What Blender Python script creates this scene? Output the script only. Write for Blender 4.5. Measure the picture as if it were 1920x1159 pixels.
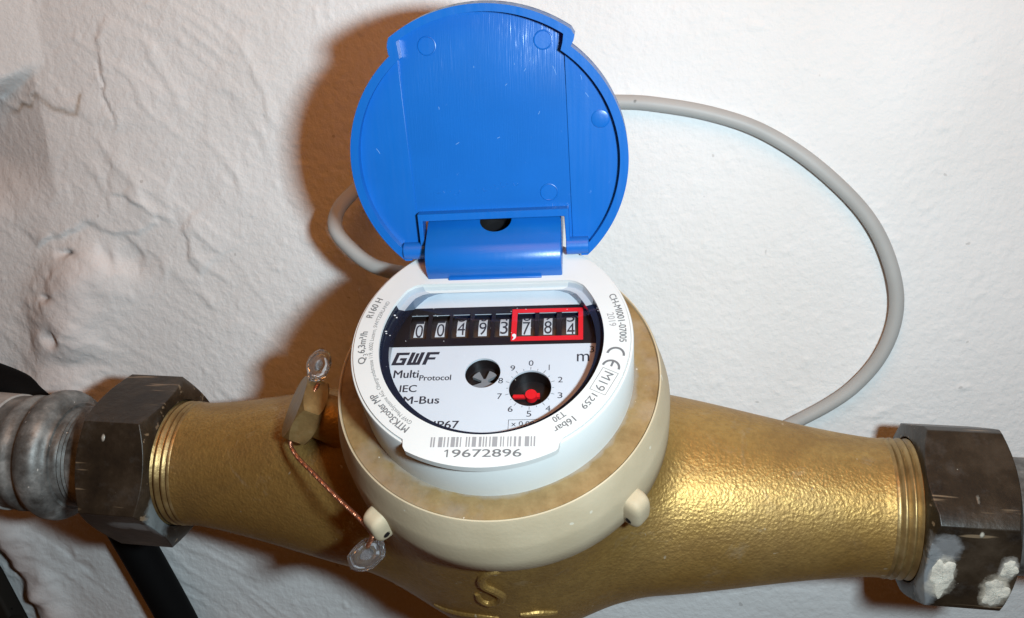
import bpy, bmesh, math, random
import numpy as np
from mathutils import Matrix, Vector
from mathutils.geometry import tessellate_polygon

for o in list(bpy.data.objects):
    bpy.data.objects.remove(o)
scene = bpy.context.scene
COL = scene.collection
MM = 0.001
R = math.radians
random.seed(7)
rng = np.random.default_rng(11)

# ------------------------------------------------------------------ camera
cam_d = bpy.data.cameras.new('camera')
cam = bpy.data.objects.new('camera', cam_d)
COL.objects.link(cam)
cx = Vector((0.98665, 0.16070, -0.02655))
cdn = Vector((0.03282, -0.35583, -0.93397))
cfw = Vector((-0.15954, 0.92063, -0.35636))
cpos = Vector((42.584, -251.05, 157.83))
cam.matrix_world = Matrix(((cx.x, -cdn.x, -cfw.x, cpos.x * MM), (cx.y, -cdn.y, -cfw.y, cpos.y * MM),
                           (cx.z, -cdn.z, -cfw.z, cpos.z * MM), (0, 0, 0, 1)))
cam_d.sensor_width = 36
cam_d.lens = 1700 * 36 / 1920
cam_d.clip_start = 0.005
cam_d.clip_end = 20
scene.camera = cam

# ------------------------------------------------------------------ ambient room light
world = bpy.data.worlds.new('World')
scene.world = world
world.use_nodes = True
bg = world.node_tree.nodes['Background']
bg.inputs['Color'].default_value = (1.0, 0.33, 0.075, 1)
bg.inputs['Strength'].default_value = 0.05

def area_light(name, loc, direction, power, color, sx, sy):
    d = bpy.data.lights.new(name, 'AREA')
    d.shape = 'RECTANGLE'
    d.size, d.size_y = sx * MM, sy * MM
    d.energy = power
    d.color = color
    o = bpy.data.objects.new(name, d)
    COL.objects.link(o)
    o.location = Vector(loc) * MM
    o.rotation_euler = Vector(direction).to_track_quat('-Z', 'Y').to_euler()
    return o

# the camera's built-in flash, a hand's breadth to the right of the lens
fpos = cpos + cx * 66 - cdn * 5
flash = area_light('camera_flash', fpos, cfw * 300 - cx * 115 - cdn * 25, 0.98, (0.74, 0.92, 1.0), 26, 16)
flash.data.spread = R(168)
# the warm bulb of the cellar, up under the ceiling
area_light('cellar_bulb', (40, -200, 400), (-60, 250, -330), 0.60, (1.0, 0.39, 0.10), 240, 240)

scene.view_settings.view_transform = 'Standard'
scene.view_settings.look = 'None'
scene.view_settings.exposure = 0
scene.view_settings.gamma = 1
scene.view_settings.use_curve_mapping = False
scene.cycles.use_denoising = True
scene.cycles.max_bounces = 8
scene.cycles.diffuse_bounces = 2
scene.cycles.transparent_max_bounces = 12
scene.cycles.sample_clamp_indirect = 6

# ------------------------------------------------------------------ materials
def nmat(name):
    m = bpy.data.materials.new(name)
    m.use_nodes = True
    nt = m.node_tree
    b = nt.nodes['Principled BSDF']
    return m, nt, b

def N(nt, typ, **kw):
    n = nt.nodes.new(typ)
    for k, v in kw.items():
        if k.startswith('i_'):
            n.inputs[k[2:].replace('_', ' ')].default_value = v
        else:
            setattr(n, k, v)
    return n

def ramp(nt, fac, stops):
    r = nt.nodes.new('ShaderNodeValToRGB')
    el = r.color_ramp.elements
    while len(el) > len(stops):
        el.remove(el[-1])
    while len(el) < len(stops):
        el.new(0.5)
    for e, (p, c) in zip(el, stops):
        e.position = p
        e.color = (*c, 1) if len(c) == 3 else c
    nt.links.new(fac, r.inputs[0])
    return r.outputs[0]

def coords(nt):
    return nt.nodes.new('ShaderNodeTexCoord').outputs['Object']

def noise(nt, co, scale, detail=4, rough=0.55, dist=0.0):
    n = nt.nodes.new('ShaderNodeTexNoise')
    n.inputs['Scale'].default_value = scale
    n.inputs['Detail'].default_value = detail
    n.inputs['Roughness'].default_value = rough
    n.inputs['Distortion'].default_value = dist
    nt.links.new(co, n.inputs['Vector'])
    return n.outputs['Fac']

def stretch(nt, co, s, loc=(0, 0, 0), rot=(0, 0, 0)):
    m = nt.nodes.new('ShaderNodeMapping')
    m.inputs['Scale'].default_value = s
    m.inputs['Location'].default_value = loc
    m.inputs['Rotation'].default_value = rot
    nt.links.new(co, m.inputs['Vector'])
    return m.outputs[0]

def mix(nt, fac, a, b):
    m = nt.nodes.new('ShaderNodeMix')
    m.data_type = 'RGBA'
    for v, i in ((fac, 0), (a, 6), (b, 7)):
        if isinstance(v, (int, float)):
            m.inputs[i].default_value = v
        elif isinstance(v, tuple):
            m.inputs[i].default_value = (*v, 1)
        else:
            nt.links.new(v, m.inputs[i])
    return m.outputs[2]

def math_n(nt, op, a, b=0.0, clamp=False):
    m = nt.nodes.new('ShaderNodeMath')
    m.operation = op
    m.use_clamp = clamp
    for v, i in ((a, 0), (b, 1)):
        if isinstance(v, (int, float)):
            m.inputs[i].default_value = v
        else:
            nt.links.new(v, m.inputs[i])
    return m.outputs[0]

def bump(nt, b, h, dist, strength=1.0):
    n = nt.nodes.new('ShaderNodeBump')
    n.inputs['Distance'].default_value = dist * MM
    n.inputs['Strength'].default_value = strength
    nt.links.new(h, n.inputs['Height'])
    nt.links.new(n.outputs[0], b.inputs['Normal'])
    return n

def plain(name, col, rough=0.5, metal=0.0, spec=0.5):
    m, nt, b = nmat(name)
    b.inputs['Base Color'].default_value = (*col, 1)
    b.inputs['Roughness'].default_value = rough
    b.inputs['Metallic'].default_value = metal
    b.inputs['Specular IOR Level'].default_value = spec
    return m

def plastic(name, col, rough, grain=300, bd=0.02, var=0.06, rvar=0.08):
    m, nt, b = nmat(name)
    co = coords(nt)
    n1 = noise(nt, co, 60, 5)
    c2 = tuple(max(0, c * (1 - var * 2)) for c in col)
    c3 = tuple(min(1, c * (1 + var)) for c in col)
    nt.links.new(ramp(nt, n1, [(0.3, c2), (0.7, c3)]), b.inputs['Base Color'])
    n2 = noise(nt, co, 900, 3)
    r = math_n(nt, 'MULTIPLY_ADD', noise(nt, co, 140, 4), rvar * 2)
    r.node.inputs[2].default_value = rough - rvar
    nt.links.new(r, b.inputs['Roughness'])
    bump(nt, b, n2, bd)
    return m

def mat_blue():
    m, nt, b = nmat('blue_plastic')
    co = coords(nt)
    c = ramp(nt, noise(nt, co, 45, 5), [(0.3, (0.004, 0.105, 0.40)), (0.7, (0.005, 0.118, 0.45))])
    # fine pale scuffs
    w = noise(nt, stretch(nt, co, (1, 0.18, 1), rot=(0.3, 0.4, 0.9)), 420, 3, 0.6)
    sc = ramp(nt, w, [(0.70, (0, 0, 0)), (0.76, (1, 1, 1))])
    big = ramp(nt, noise(nt, co, 70, 2), [(0.52, (0, 0, 0)), (0.66, (1, 1, 1))])
    f = math_n(nt, 'MULTIPLY', sc, big)
    f = math_n(nt, 'MULTIPLY', f, 0.4)
    nt.links.new(mix(nt, f, c, (0.30, 0.48, 0.80)), b.inputs['Base Color'])
    st = noise(nt, stretch(nt, co, (1, 0.05, 0.05)), 900, 2)
    r = math_n(nt, 'MULTIPLY_ADD', st, 0.22)
    r.node.inputs[2].default_value = 0.22
    nt.links.new(r, b.inputs['Roughness'])
    bump(nt, b, noise(nt, co, 1500, 2), 0.015)
    return m

def mat_brass_cast():
    m, nt, b = nmat('cast_brass')
    co = coords(nt)
    a = noise(nt, co, 18, 6, 0.62, 0.4)
    c = ramp(nt, a, [(0.30, (0.335, 0.192, 0.054)), (0.50, (0.425, 0.262, 0.078)), (0.72, (0.505, 0.335, 0.115))])
    fine = noise(nt, co, 520, 3, 0.6)
    c = mix(nt, ramp(nt, fine, [(0.36, (0.35, 0.35, 0.35)), (0.58, (0, 0, 0))]), c, (0.25, 0.150, 0.048))
    # dull brown tarnish and dry water marks in drifting patches
    ta = ramp(nt, noise(nt, stretch(nt, co, (0.6, 1, 1)), 34, 6, 0.66, 0.8), [(0.50, (0, 0, 0)), (0.70, (1, 1, 1))])
    c = mix(nt, math_n(nt, 'MULTIPLY', ta, 0.58), c, (0.235, 0.140, 0.055))
    tb = ramp(nt, noise(nt, stretch(nt, co, (1, 1, 1), loc=(0.4, 0.1, 0.2)), 48, 6, 0.7, 1.2), [(0.58, (0, 0, 0)), (0.66, (1, 1, 1)), (0.72, (0, 0, 0))])
    c = mix(nt, math_n(nt, 'MULTIPLY', tb, 0.22), c, (0.55, 0.48, 0.36))
    sp = ramp(nt, noise(nt, co, 330, 1), [(0.765, (0, 0, 0)), (0.79, (1, 1, 1))])
    c = mix(nt, math_n(nt, 'MULTIPLY', sp, 0.6), c, (0.66, 0.58, 0.44))
    nt.links.new(c, b.inputs['Base Color'])
    b.inputs['Metallic'].default_value = 0.66
    r = math_n(nt, 'MULTIPLY_ADD', noise(nt, co, 60, 5), 0.24)
    nt.links.new(math_n(nt, 'MULTIPLY_ADD', ta, 0.10), r.node.inputs[2])
    r.node.inputs[2].links[0].from_node.inputs[2].default_value = 0.33
    nt.links.new(r, b.inputs['Roughness'])
    v = nt.nodes.new('ShaderNodeTexVoronoi')
    v.inputs['Scale'].default_value = 1050
    nt.links.new(co, v.inputs['Vector'])
    h = math_n(nt, 'MULTIPLY_ADD', noise(nt, co, 820, 4, 0.6), 1.3)
    nt.links.new(math_n(nt, 'MULTIPLY', v.outputs['Distance'], 0.55), h.node.inputs[2])
    h2 = math_n(nt, 'MULTIPLY', h, math_n(nt, 'ADD', noise(nt, co, 40, 3), 0.45))
    bump(nt, b, h2, 0.18)
    return m

def mat_brass_machined(name='machined_brass', tarnish=0.0):
    m, nt, b = nmat(name)
    co = coords(nt)
    a = noise(nt, co, 90, 5, 0.65)
    c = ramp(nt, a, [(0.3, (0.20, 0.125, 0.05)), (0.55, (0.36, 0.245, 0.10)), (0.75, (0.46, 0.35, 0.18))])
    nt.links.new(c, b.inputs['Base Color'])
    b.inputs['Metallic'].default_value = 0.72
    r = math_n(nt, 'MULTIPLY_ADD', a, 0.35)
    r.node.inputs[2].default_value = 0.24
    nt.links.new(r, b.inputs['Roughness'])
    bump(nt, b, noise(nt, co, 420, 4), 0.16)
    return m

def mat_flange():
    # dull, stained brass face with lime deposits and grey bloom towards the register
    m, nt, b = nmat('stained_brass')
    co = coords(nt)
    a = noise(nt, co, 85, 6, 0.68)
    c = ramp(nt, a, [(0.28, (0.15, 0.092, 0.036)), (0.44, (0.25, 0.163, 0.066)), (0.60, (0.32, 0.220, 0.098)), (0.78, (0.38, 0.285, 0.15))])
    bl = ramp(nt, noise(nt, co, 60, 4, 0.6), [(0.52, (0, 0, 0)), (0.68, (1, 1, 1))])
    c = mix(nt, math_n(nt, 'MULTIPLY', bl, 0.34), c, (0.40, 0.36, 0.32))
    # lime bloom hugging the register
    sep = nt.nodes.new('ShaderNodeSeparateXYZ')
    nt.links.new(co, sep.inputs[0])
    rr = math_n(nt, 'SQRT', math_n(nt, 'ADD', math_n(nt, 'MULTIPLY', sep.outputs[0], sep.outputs[0]), math_n(nt, 'MULTIPLY', sep.outputs[1], sep.outputs[1])))
    rr = math_n(nt, 'ADD', rr, math_n(nt, 'MULTIPLY', math_n(nt, 'SUBTRACT', noise(nt, co, 130, 4), 0.5), 0.006))
    mr = nt.nodes.new('ShaderNodeMapRange')
    for k, v_ in zip(('From Min', 'From Max', 'To Min', 'To Max'), (0.0368, 0.0379, 1, 0)):
        mr.inputs[k].default_value = v_
    nt.links.new(rr, mr.inputs['Value'])
    c = mix(nt, math_n(nt, 'MULTIPLY', mr.outputs[0], 0.5), c, (0.34, 0.32, 0.30))
    sp = ramp(nt, noise(nt, co, 700, 1), [(0.775, (0, 0, 0)), (0.79, (1, 1, 1))])
    c = mix(nt, math_n(nt, 'MULTIPLY', sp, 0.8), c, (0.72, 0.66, 0.56))
    nt.links.new(c, b.inputs['Base Color'])
    b.inputs['Metallic'].default_value = 0.35
    b.inputs['Roughness'].default_value = 0.55
    bump(nt, b, noise(nt, co, 500, 4), 0.06)
    return m

def mat_beige():
    m, nt, b = nmat('beige_painted_metal')
    co = coords(nt)
    c = ramp(nt, noise(nt, co, 70, 5), [(0.3, (0.46, 0.375, 0.25)), (0.7, (0.53, 0.44, 0.305))])
    sp = ramp(nt, noise(nt, co, 260, 1), [(0.76, (0, 0, 0)), (0.78, (1, 1, 1))])
    c = mix(nt, math_n(nt, 'MULTIPLY', sp, 0.5), c, (0.75, 0.72, 0.62))
    nt.links.new(c, b.inputs['Base Color'])
    b.inputs['Roughness'].default_value = 0.6
    b.inputs['Specular IOR Level'].default_value = 0.3
    bump(nt, b, noise(nt, co, 900, 3), 0.06)
    return m

def mat_nut(name, blobs=(), whiteness=0.25, offs=0.0):
    # dark patinated bronze with scuffs along the pipe and white lime / paint
    m, nt, b = nmat(name)
    co = stretch(nt, coords(nt), (1, 1, 1), loc=(offs, offs * 0.7, 0))
    co0 = coords(nt)
    a = noise(nt, co, 65, 6, 0.65)
    c = ramp(nt, a, [(0.30, (0.012, 0.009, 0.0065)), (0.50, (0.034, 0.024, 0.015)), (0.70, (0.070, 0.052, 0.036))])
    g = ramp(nt, noise(nt, co, 110, 5, 0.7), [(0.53, (0, 0, 0)), (0.72, (1, 1, 1))])
    c = mix(nt, math_n(nt, 'MULTIPLY', g, 0.15), c, (0.20, 0.20, 0.20))
    sc = noise(nt, stretch(nt, co, (0.10, 1, 1)), 380, 2, 0.5)
    sc = ramp(nt, sc, [(0.655, (0, 0, 0)), (0.70, (1, 1, 1))])
    c = mix(nt, math_n(nt, 'MULTIPLY', sc, 0.62), c, (0.34, 0.25, 0.16))
    dot = ramp(nt, noise(nt, co, 560, 2), [(0.775, (0, 0, 0)), (0.80, (1, 1, 1))])
    c = mix(nt, math_n(nt, 'MULTIPLY', dot, 0.8), c, (0.62, 0.58, 0.50))
    wobble = math_n(nt, 'MULTIPLY', math_n(nt, 'SUBTRACT', noise(nt, co, 150, 4, 0.6), 0.5), 1.3)
    hsum = None
    for (p, s, col, thr) in blobs:
        v = nt.nodes.new('ShaderNodeVectorMath')
        v.operation = 'SUBTRACT'
        v.inputs[1].default_value = tuple(q * MM for q in p)
        nt.links.new(co0, v.inputs[0])
        mp = stretch(nt, v.outputs[0], tuple(1000.0 / q for q in s))
        ln = nt.nodes.new('ShaderNodeVectorMath')
        ln.operation = 'LENGTH'
        nt.links.new(mp, ln.inputs[0])
        dd = math_n(nt, 'ADD', ln.outputs['Value'], wobble)
        mk_ = ramp(nt, dd, [(0.60, (1, 1, 1)), (thr + 0.12, (0, 0, 0))])
        vcol = mix(nt, math_n(nt, 'MULTIPLY', noise(nt, co, 260, 5, 0.7), 0.75), col, tuple(q * 0.45 for q in col))
        c = mix(nt, mk_, c, vcol)
        hsum = mk_ if hsum is None else math_n(nt, 'ADD', hsum, mk_)
    nt.links.new(c, b.inputs['Base Color'])
    b.inputs['Metallic'].default_value = 0.25
    b.inputs['Roughness'].default_value = 0.4
    h = noise(nt, co, 420, 4)
    if hsum is not None:
        h = math_n(nt, 'ADD', h, math_n(nt, 'MULTIPLY', hsum, 2.0))
    bump(nt, b, h, 0.12)
    return m

def mat_grey_fitting():
    m, nt, b = nmat('limed_grey_metal')
    co = coords(nt)
    c = ramp(nt, noise(nt, co, 75, 6, 0.66), [(0.32, (0.045, 0.042, 0.038)), (0.50, (0.18, 0.185, 0.18)), (0.68, (0.40, 0.40, 0.385))])
    d = ramp(nt, noise(nt, co, 120, 5, 0.7), [(0.55, (0, 0, 0)), (0.66, (1, 1, 1))])
    c = mix(nt, math_n(nt, 'MULTIPLY', d, 0.55), c, (0.075, 0.058, 0.045))
    sp = ramp(nt, noise(nt, co, 450, 1), [(0.75, (0, 0, 0)), (0.77, (1, 1, 1))])
    c = mix(nt, sp, c, (0.6, 0.58, 0.54))
    nt.links.new(c, b.inputs['Base Color'])
    b.inputs['Metallic'].default_value = 0.35
    b.inputs['Roughness'].default_value = 0.5
    bump(nt, b, noise(nt, co, 380, 5), 0.12)
    return m

def mat_wall():
    m, nt, b = nmat('rough_white_plaster')
    co = coords(nt)
    c = ramp(nt, noise(nt, co, 16, 5), [(0.3, (0.76, 0.745, 0.735)), (0.7, (0.82, 0.812, 0.81))])
    at = nt.nodes.new('ShaderNodeAttribute')
    at.attribute_name = 'stain'
    c = mix(nt, at.outputs['Fac'], c, (0.30, 0.19, 0.10))
    at2 = nt.nodes.new('ShaderNodeAttribute')
    at2.attribute_name = 'pink'
    c = mix(nt, at2.outputs['Fac'], c, (0.60, 0.50, 0.47))
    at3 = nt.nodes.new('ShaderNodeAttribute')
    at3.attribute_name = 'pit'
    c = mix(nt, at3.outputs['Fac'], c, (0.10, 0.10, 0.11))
    sp = ramp(nt, noise(nt, co, 210, 1), [(0.175, (1, 1, 1)), (0.195, (0, 0, 0))])
    c = mix(nt, math_n(nt, 'MULTIPLY', sp, 0.35), c, (0.25, 0.22, 0.20))
    nt.links.new(c, b.inputs['Base Color'])
    b.inputs['Roughness'].default_value = 0.8
    b.inputs['Specular IOR Level'].default_value = 0.25
    h = math_n(nt, 'MULTIPLY_ADD', noise(nt, co, 340, 4, 0.58), 1.0)
    nt.links.new(math_n(nt, 'MULTIPLY', noise(nt, co, 700, 3), 0.35), h.node.inputs[2])
    bump(nt, b, h, 0.46)
    return m

def mat_cable(name, col, rough):
    m, nt, b = nmat(name)
    co = coords(nt)
    lo = tuple(q * 0.9 for q in col)
    c = ramp(nt, noise(nt, co, 50, 4), [(0.3, lo), (0.7, col)])
    sp = ramp(nt, noise(nt, co, 160, 1), [(0.765, (0, 0, 0)), (0.785, (1, 1, 1))])
    c = mix(nt, sp, c, tuple(q * 0.25 for q in col))
    nt.links.new(c, b.inputs['Base Color'])
    b.inputs['Roughness'].default_value = rough
    b.inputs['Specular IOR Level'].default_value = 0.4 if col[0] > 0.1 else 0.12
    bump(nt, b, noise(nt, co, 600, 3), 0.03)
    return m

def mat_window():
    m, nt, b = nmat('clear_window')
    out = nt.nodes['Material Output']
    tr = nt.nodes.new('ShaderNodeBsdfTransparent')
    tr.inputs[0].default_value = (0.95, 0.97, 0.99, 1)
    gl = nt.nodes.new('ShaderNodeBsdfGlossy')
    gl.inputs['Roughness'].default_value = 0.03
    lw = nt.nodes.new('ShaderNodeLayerWeight')
    lw.inputs['Blend'].default_value = 0.5
    f5 = math_n(nt, 'MULTIPLY_ADD', math_n(nt, 'POWER', lw.outputs['Facing'], 5.0), 0.9)
    f5.node.inputs[2].default_value = 0.06
    mx = nt.nodes.new('ShaderNodeMixShader')
    nt.links.new(f5, mx.inputs[0])
    nt.links.new(tr.outputs[0], mx.inputs[1])
    nt.links.new(gl.outputs[0], mx.inputs[2])
    nt.links.new(mx.outputs[0], out.inputs[0])
    return m

def mat_seal():
    m, nt, b = nmat('clear_seal_plastic')
    b.inputs['Base Color'].default_value = (0.93, 0.96, 1.0, 1)
    b.inputs['Roughness'].default_value = 0.04
    b.inputs['Transmission Weight'].default_value = 0.96
    b.inputs['IOR'].default_value = 1.45
    bump(nt, b, noise(nt, coords(nt), 300, 2), 0.12)
    return m

def mat_blue_floor():
    m = M0.copy()
    m.name = 'blue_plastic_drawn'
    nt = m.node_tree
    b = nt.nodes['Principled BSDF']
    co = coords(nt)
    h = noise(nt, stretch(nt, co, (1, 0.02, 0.02)), 5200, 2, 0.5)
    bump(nt, b, math_n(nt, 'MULTIPLY', h, ramp(nt, noise(nt, co, 55, 3), [(0.35, (0.35, 0.35, 0.35)), (0.65, (1, 1, 1))])), 0.044)
    b.inputs['Specular IOR Level'].default_value = 0.85
    for l in list(b.inputs['Roughness'].links):
        nt.links.remove(l)
    b.inputs['Roughness'].default_value = 0.25
    return m

M0 = mat_blue()
M = {
    'blue': M0, 'bluefloor': mat_blue_floor(), 'cast': mat_brass_cast(), 'brass': mat_brass_machined(), 'flange': mat_flange(), 'beige': mat_beige(),
    'white': plastic('white_plastic', (0.63, 0.64, 0.63), 0.38, bd=0.012, var=0.015),
    'dial': plastic('dial_white', (0.62, 0.645, 0.68), 0.55, bd=0.004, var=0.01),
    'patch': plain('drum_white', (0.50, 0.52, 0.55), 0.6),
    'print': plain('grey_print', (0.135, 0.14, 0.145), 0.6),
    'print_soft': plain('faint_grey_print', (0.27, 0.27, 0.28), 0.6),
    'ink': plain('dark_ink', (0.022, 0.024, 0.036), 0.5),
    'black': plastic('black_plastic', (0.012, 0.010, 0.011), 0.35, bd=0.01, var=0.2),
    'drum': plastic('black_drum', (0.020, 0.016, 0.016), 0.4, bd=0.01, var=0.2),
    'pit': plain('black_recess', (0.006, 0.005, 0.006), 0.6),
    'red': plain('red_print', (0.72, 0.012, 0.020), 0.45),
    'redp': plastic('red_plastic', (0.75, 0.010, 0.018), 0.35, bd=0.004),
    'steel': plain('grey_star_wheel', (0.19, 0.195, 0.205), 0.5),
    'bezel': plain('smoky_bezel', (0.012, 0.016, 0.03), 0.12),
    'bezel2': plain('smoky_clear_corner', (0.16, 0.20, 0.26), 0.15),
    'edge': plain('clear_edge', (0.45, 0.48, 0.52), 0.1),
    'glass': mat_window(), 'seal': mat_seal(),
    'copper': plain('copper_wire', (0.40, 0.165, 0.095), 0.38, 0.85),
    'nutL': mat_nut('patinated_bronze_nut', blobs=[((5, -26, 3), (10, 5, 4), (0.30, 0.32, 0.33), 1.2), ((11.5, -22, 2), (2.5, 9, 9), (0.26, 0.31, 0.33), 1.2), ((-2.6, -6.5, 26), (0.8, 1.8, 1.2), (0.6, 0.57, 0.5), 0.9)]),
    'nutR': mat_nut('lime_splashed_bronze_nut', offs=0.31, blobs=[((-8.4, -21, 17), (5.5, 6, 6), (0.27, 0.28, 0.29), 1.15), ((-10.5, -25, 7), (3.4, 11, 14), (0.33, 0.36, 0.38), 1.2), ((-7.4, -25.5, 9.5), (4.4, 5, 9.5), (0.76, 0.72, 0.62), 0.92), ((9.2, -24, 13), (3.2, 5, 5.2), (0.62, 0.60, 0.55), 0.92), ((7.2, -27, 5), (4.8, 5, 7), (0.78, 0.73, 0.61), 0.92), ((0.7, -17.4, 21.3), (0.9, 1.6, 1.4), (0.78, 0.75, 0.64), 0.9), ((0.4, -9.3, 26), (0.9, 2.6, 1.2), (0.5, 0.47, 0.40), 0.9)]),
    'grey': mat_grey_fitting(), 'limed': plastic('limed_pipe', (0.42, 0.41, 0.39), 0.6, bd=0.08, var=0.2), 'wall': mat_wall(),
    'cable': mat_cable('grey_cable_sheath', (0.43, 0.428, 0.415), 0.5),
    'hose': mat_cable('black_rubber', (0.0035, 0.0033, 0.0035), 0.75),
    'darkmetal': mat_cable('blackened_iron', (0.022, 0.019, 0.016), 0.6),
}

# ------------------------------------------------------------------ geometry helpers (millimetres)
YR = R(4.4)
def reg(p):           # register frame -> meter frame
    p = np.asarray(p, float).reshape(-1, 3)
    c, s = math.cos(YR), math.sin(YR)
    return np.c_[c * p[:, 0] - s * p[:, 1], s * p[:, 0] + c * p[:, 1], p[:, 2]]
EL = R(26.1)
LC = np.array([0.0, 37.83, 103.97])
LN = np.array([0, -math.cos(EL), math.sin(EL)])
LU = np.array([0, math.sin(EL), math.cos(EL)])
def lidf(p):          # lid frame (s, t, n) -> meter frame
    p = np.asarray(p, float).reshape(-1, 3)
    return reg(LC + p[:, :1] * np.array([1, 0, 0]) + p[:, 1:2] * LU + p[:, 2:3] * LN)
TILT = R(30)
def wld(p):           # meter frame -> world
    p = np.asarray(p, float).reshape(-1, 3)
    c, s = math.cos(TILT), math.sin(TILT)
    return np.c_[p[:, 0], c * p[:, 1] - s * p[:, 2], s * p[:, 1] + c * p[:, 2]]
ident = lambda p: np.asarray(p, float).reshape(-1, 3)

def mk(name, verts, faces, mats, parent=None, xf=ident, origin=None, smooth=True, angle=35, bev=0, seg=2, midx=None, fixn=True):
    v = xf(verts)
    if origin is not None:
        v = v - np.asarray(origin, float)
    me = bpy.data.meshes.new(name)
    me.from_pydata((v * MM).tolist(), [], [list(map(int, f)) for f in faces])
    for m in (mats if isinstance(mats, (list, tuple)) else [mats]):
        me.materials.append(M[m] if isinstance(m, str) else m)
    if midx is not None:
        me.polygons.foreach_set('material_index', np.asarray(midx, np.int32))
    if fixn:
        bm = bmesh.new()
        bm.from_mesh(me)
        bmesh.ops.remove_doubles(bm, verts=bm.verts, dist=1e-7)
        bmesh.ops.recalc_face_normals(bm, faces=bm.faces)
        bm.to_mesh(me)
        bm.free()
    if smooth:
        me.polygons.foreach_set('use_smooth', np.ones(len(me.polygons), bool))
        me.set_sharp_from_angle(angle=R(angle))
    o = bpy.data.objects.new(name, me)
    COL.objects.link(o)
    if parent is not None:
        o.parent = parent
    if origin is not None:
        o.location = Vector(origin) * MM
    if bev:
        b = o.modifiers.new('bevel', 'BEVEL')
        b.width = bev * MM
        b.segments = seg
        b.limit_method = 'ANGLE'
        b.angle_limit = R(40)
        b.harden_normals = False
    return o

def cut(o, V, F):
    """subtract a solid from a mesh part, once and for all"""
    c = mk('cutter', V, F, 'pit')
    c.parent = o.parent
    b = o.modifiers.new('cut', 'BOOLEAN')
    b.object = c
    b.solver = 'EXACT'
    dg = bpy.context.evaluated_depsgraph_get()
    me = bpy.data.meshes.new_from_object(o.evaluated_get(dg))
    o.modifiers.clear()
    old = o.data
    o.data = me
    me.name = old.name
    bpy.data.objects.remove(c)
    me.set_sharp_from_angle(angle=R(35))
    return o

def tag(o, label, cat=None, group=None, kind=None):
    o['label'] = label
    if cat:
        o['category'] = cat
    if group:
        o['group'] = group
    if kind:
        o['kind'] = kind
    return o

def lathe(profile, n=128, axis='z', closed=False):
    """profile: list of (r, h)"""
    th = np.linspace(0, 2 * np.pi, n, endpoint=False)
    V = []
    for r, h in profile:
        V.append(np.c_[r * np.cos(th), r * np.sin(th), np.full(n, h)])
    V = np.concatenate(V)
    if axis == 'x':
        V = V[:, [2, 0, 1]]
    F = []
    k = len(profile)
    for i in range(k if closed else k - 1):
        a, b = i * n, ((i + 1) % k) * n
        for j in range(n):
            j2 = (j + 1) % n
            F.append((a + j, a + j2, b + j2, b + j))
    return V, F

def extrude(outline, z0, z1, holes=()):
    loops = [list(outline)] + [list(h) for h in holes]
    tri = tessellate_polygon([[Vector((p[0], p[1], 0)) for p in l] for l in loops])
    flat = [p for l in loops for p in l]
    n = len(flat)
    V = [(p[0], p[1], z0) for p in flat] + [(p[0], p[1], z1) for p in flat]
    F = [(a, b, c) for a, b, c in tri] + [(c + n, b + n, a + n) for a, b, c in tri]
    off = 0
    for l in loops:
        m = len(l)
        for i in range(m):
            j = (i + 1) % m
            F.append((off + i, off + j, off + j + n, off + i + n))
        off += m
    return np.array(V, float), F

def flat(outline, z, holes=()):
    loops = [list(outline)] + [list(h) for h in holes]
    tri = tessellate_polygon([[Vector((p[0], p[1], 0)) for p in l] for l in loops])
    V = [(p[0], p[1], z) for l in loops for p in l]
    return np.array(V, float), [tuple(t) for t in tri]

def arc(r, a0, a1, n, c=(0, 0)):
    return [(c[0] + r * math.cos(R(a)), c[1] + r * math.sin(R(a))) for a in np.linspace(a0, a1, n)]

def circle(r, n=64, c=(0, 0)):
    return [(c[0] + r * math.cos(2 * math.pi * i / n), c[1] + r * math.sin(2 * math.pi * i / n)) for i in range(n)]

def rect(x0, x1, y0, y1):
    return [(x0, y0), (x1, y0), (x1, y1), (x0, y1)]

def box(x0, x1, y0, y1, z0, z1):
    return extrude(rect(x0, x1, y0, y1), z0, z1)

def join(*parts):
    V, F, o = [], [], 0
    for v, f in parts:
        V.append(np.asarray(v, float).reshape(-1, 3))
        F += [tuple(i + o for i in q) for q in f]
        o += len(V[-1])
    return np.concatenate(V), F

def spline(pts, per=14):
    p = np.array(pts, float)
    p = np.vstack([2 * p[0] - p[1], p, 2 * p[-1] - p[-2]])
    out = []
    for i in range(1, len(p) - 2):
        for t in np.linspace(0, 1, per, endpoint=False):
            a, b, c, d = p[i - 1], p[i], p[i + 1], p[i + 2]
            out.append(0.5 * (2 * b + (c - a) * t + (2 * a - 5 * b + 4 * c - d) * t ** 2 + (3 * b - a - 3 * c + d) * t ** 3))
    out.append(p[-2])
    return np.array(out)

def tube(path, r, n=14, cap=True):
    path = np.asarray(path, float)
    rr = np.full(len(path), r) if np.isscalar(r) else np.asarray(r, float)
    t = np.gradient(path, axis=0)
    t /= np.linalg.norm(t, axis=1)[:, None]
    u = np.cross(t[0], [0.13, 0.27, 0.95])
    u /= np.linalg.norm(u)
    V = []
    for i in range(len(path)):
        u = u - t[i] * (u @ t[i])
        u /= np.linalg.norm(u)
        w = np.cross(t[i], u)
        th = np.linspace(0, 2 * np.pi, n, endpoint=False)
        V.append(path[i] + rr[i] * (np.cos(th)[:, None] * u + np.sin(th)[:, None] * w))
    V = np.concatenate(V)
    F = []
    for i in range(len(path) - 1):
        for j in range(n):
            j2 = (j + 1) % n
            F.append((i * n + j, i * n + j2, (i + 1) * n + j2, (i + 1) * n + j))
    if cap:
        F.append(tuple(range(n)))
        F.append(tuple(range(len(V) - n, len(V))))
    return V, F

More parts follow.
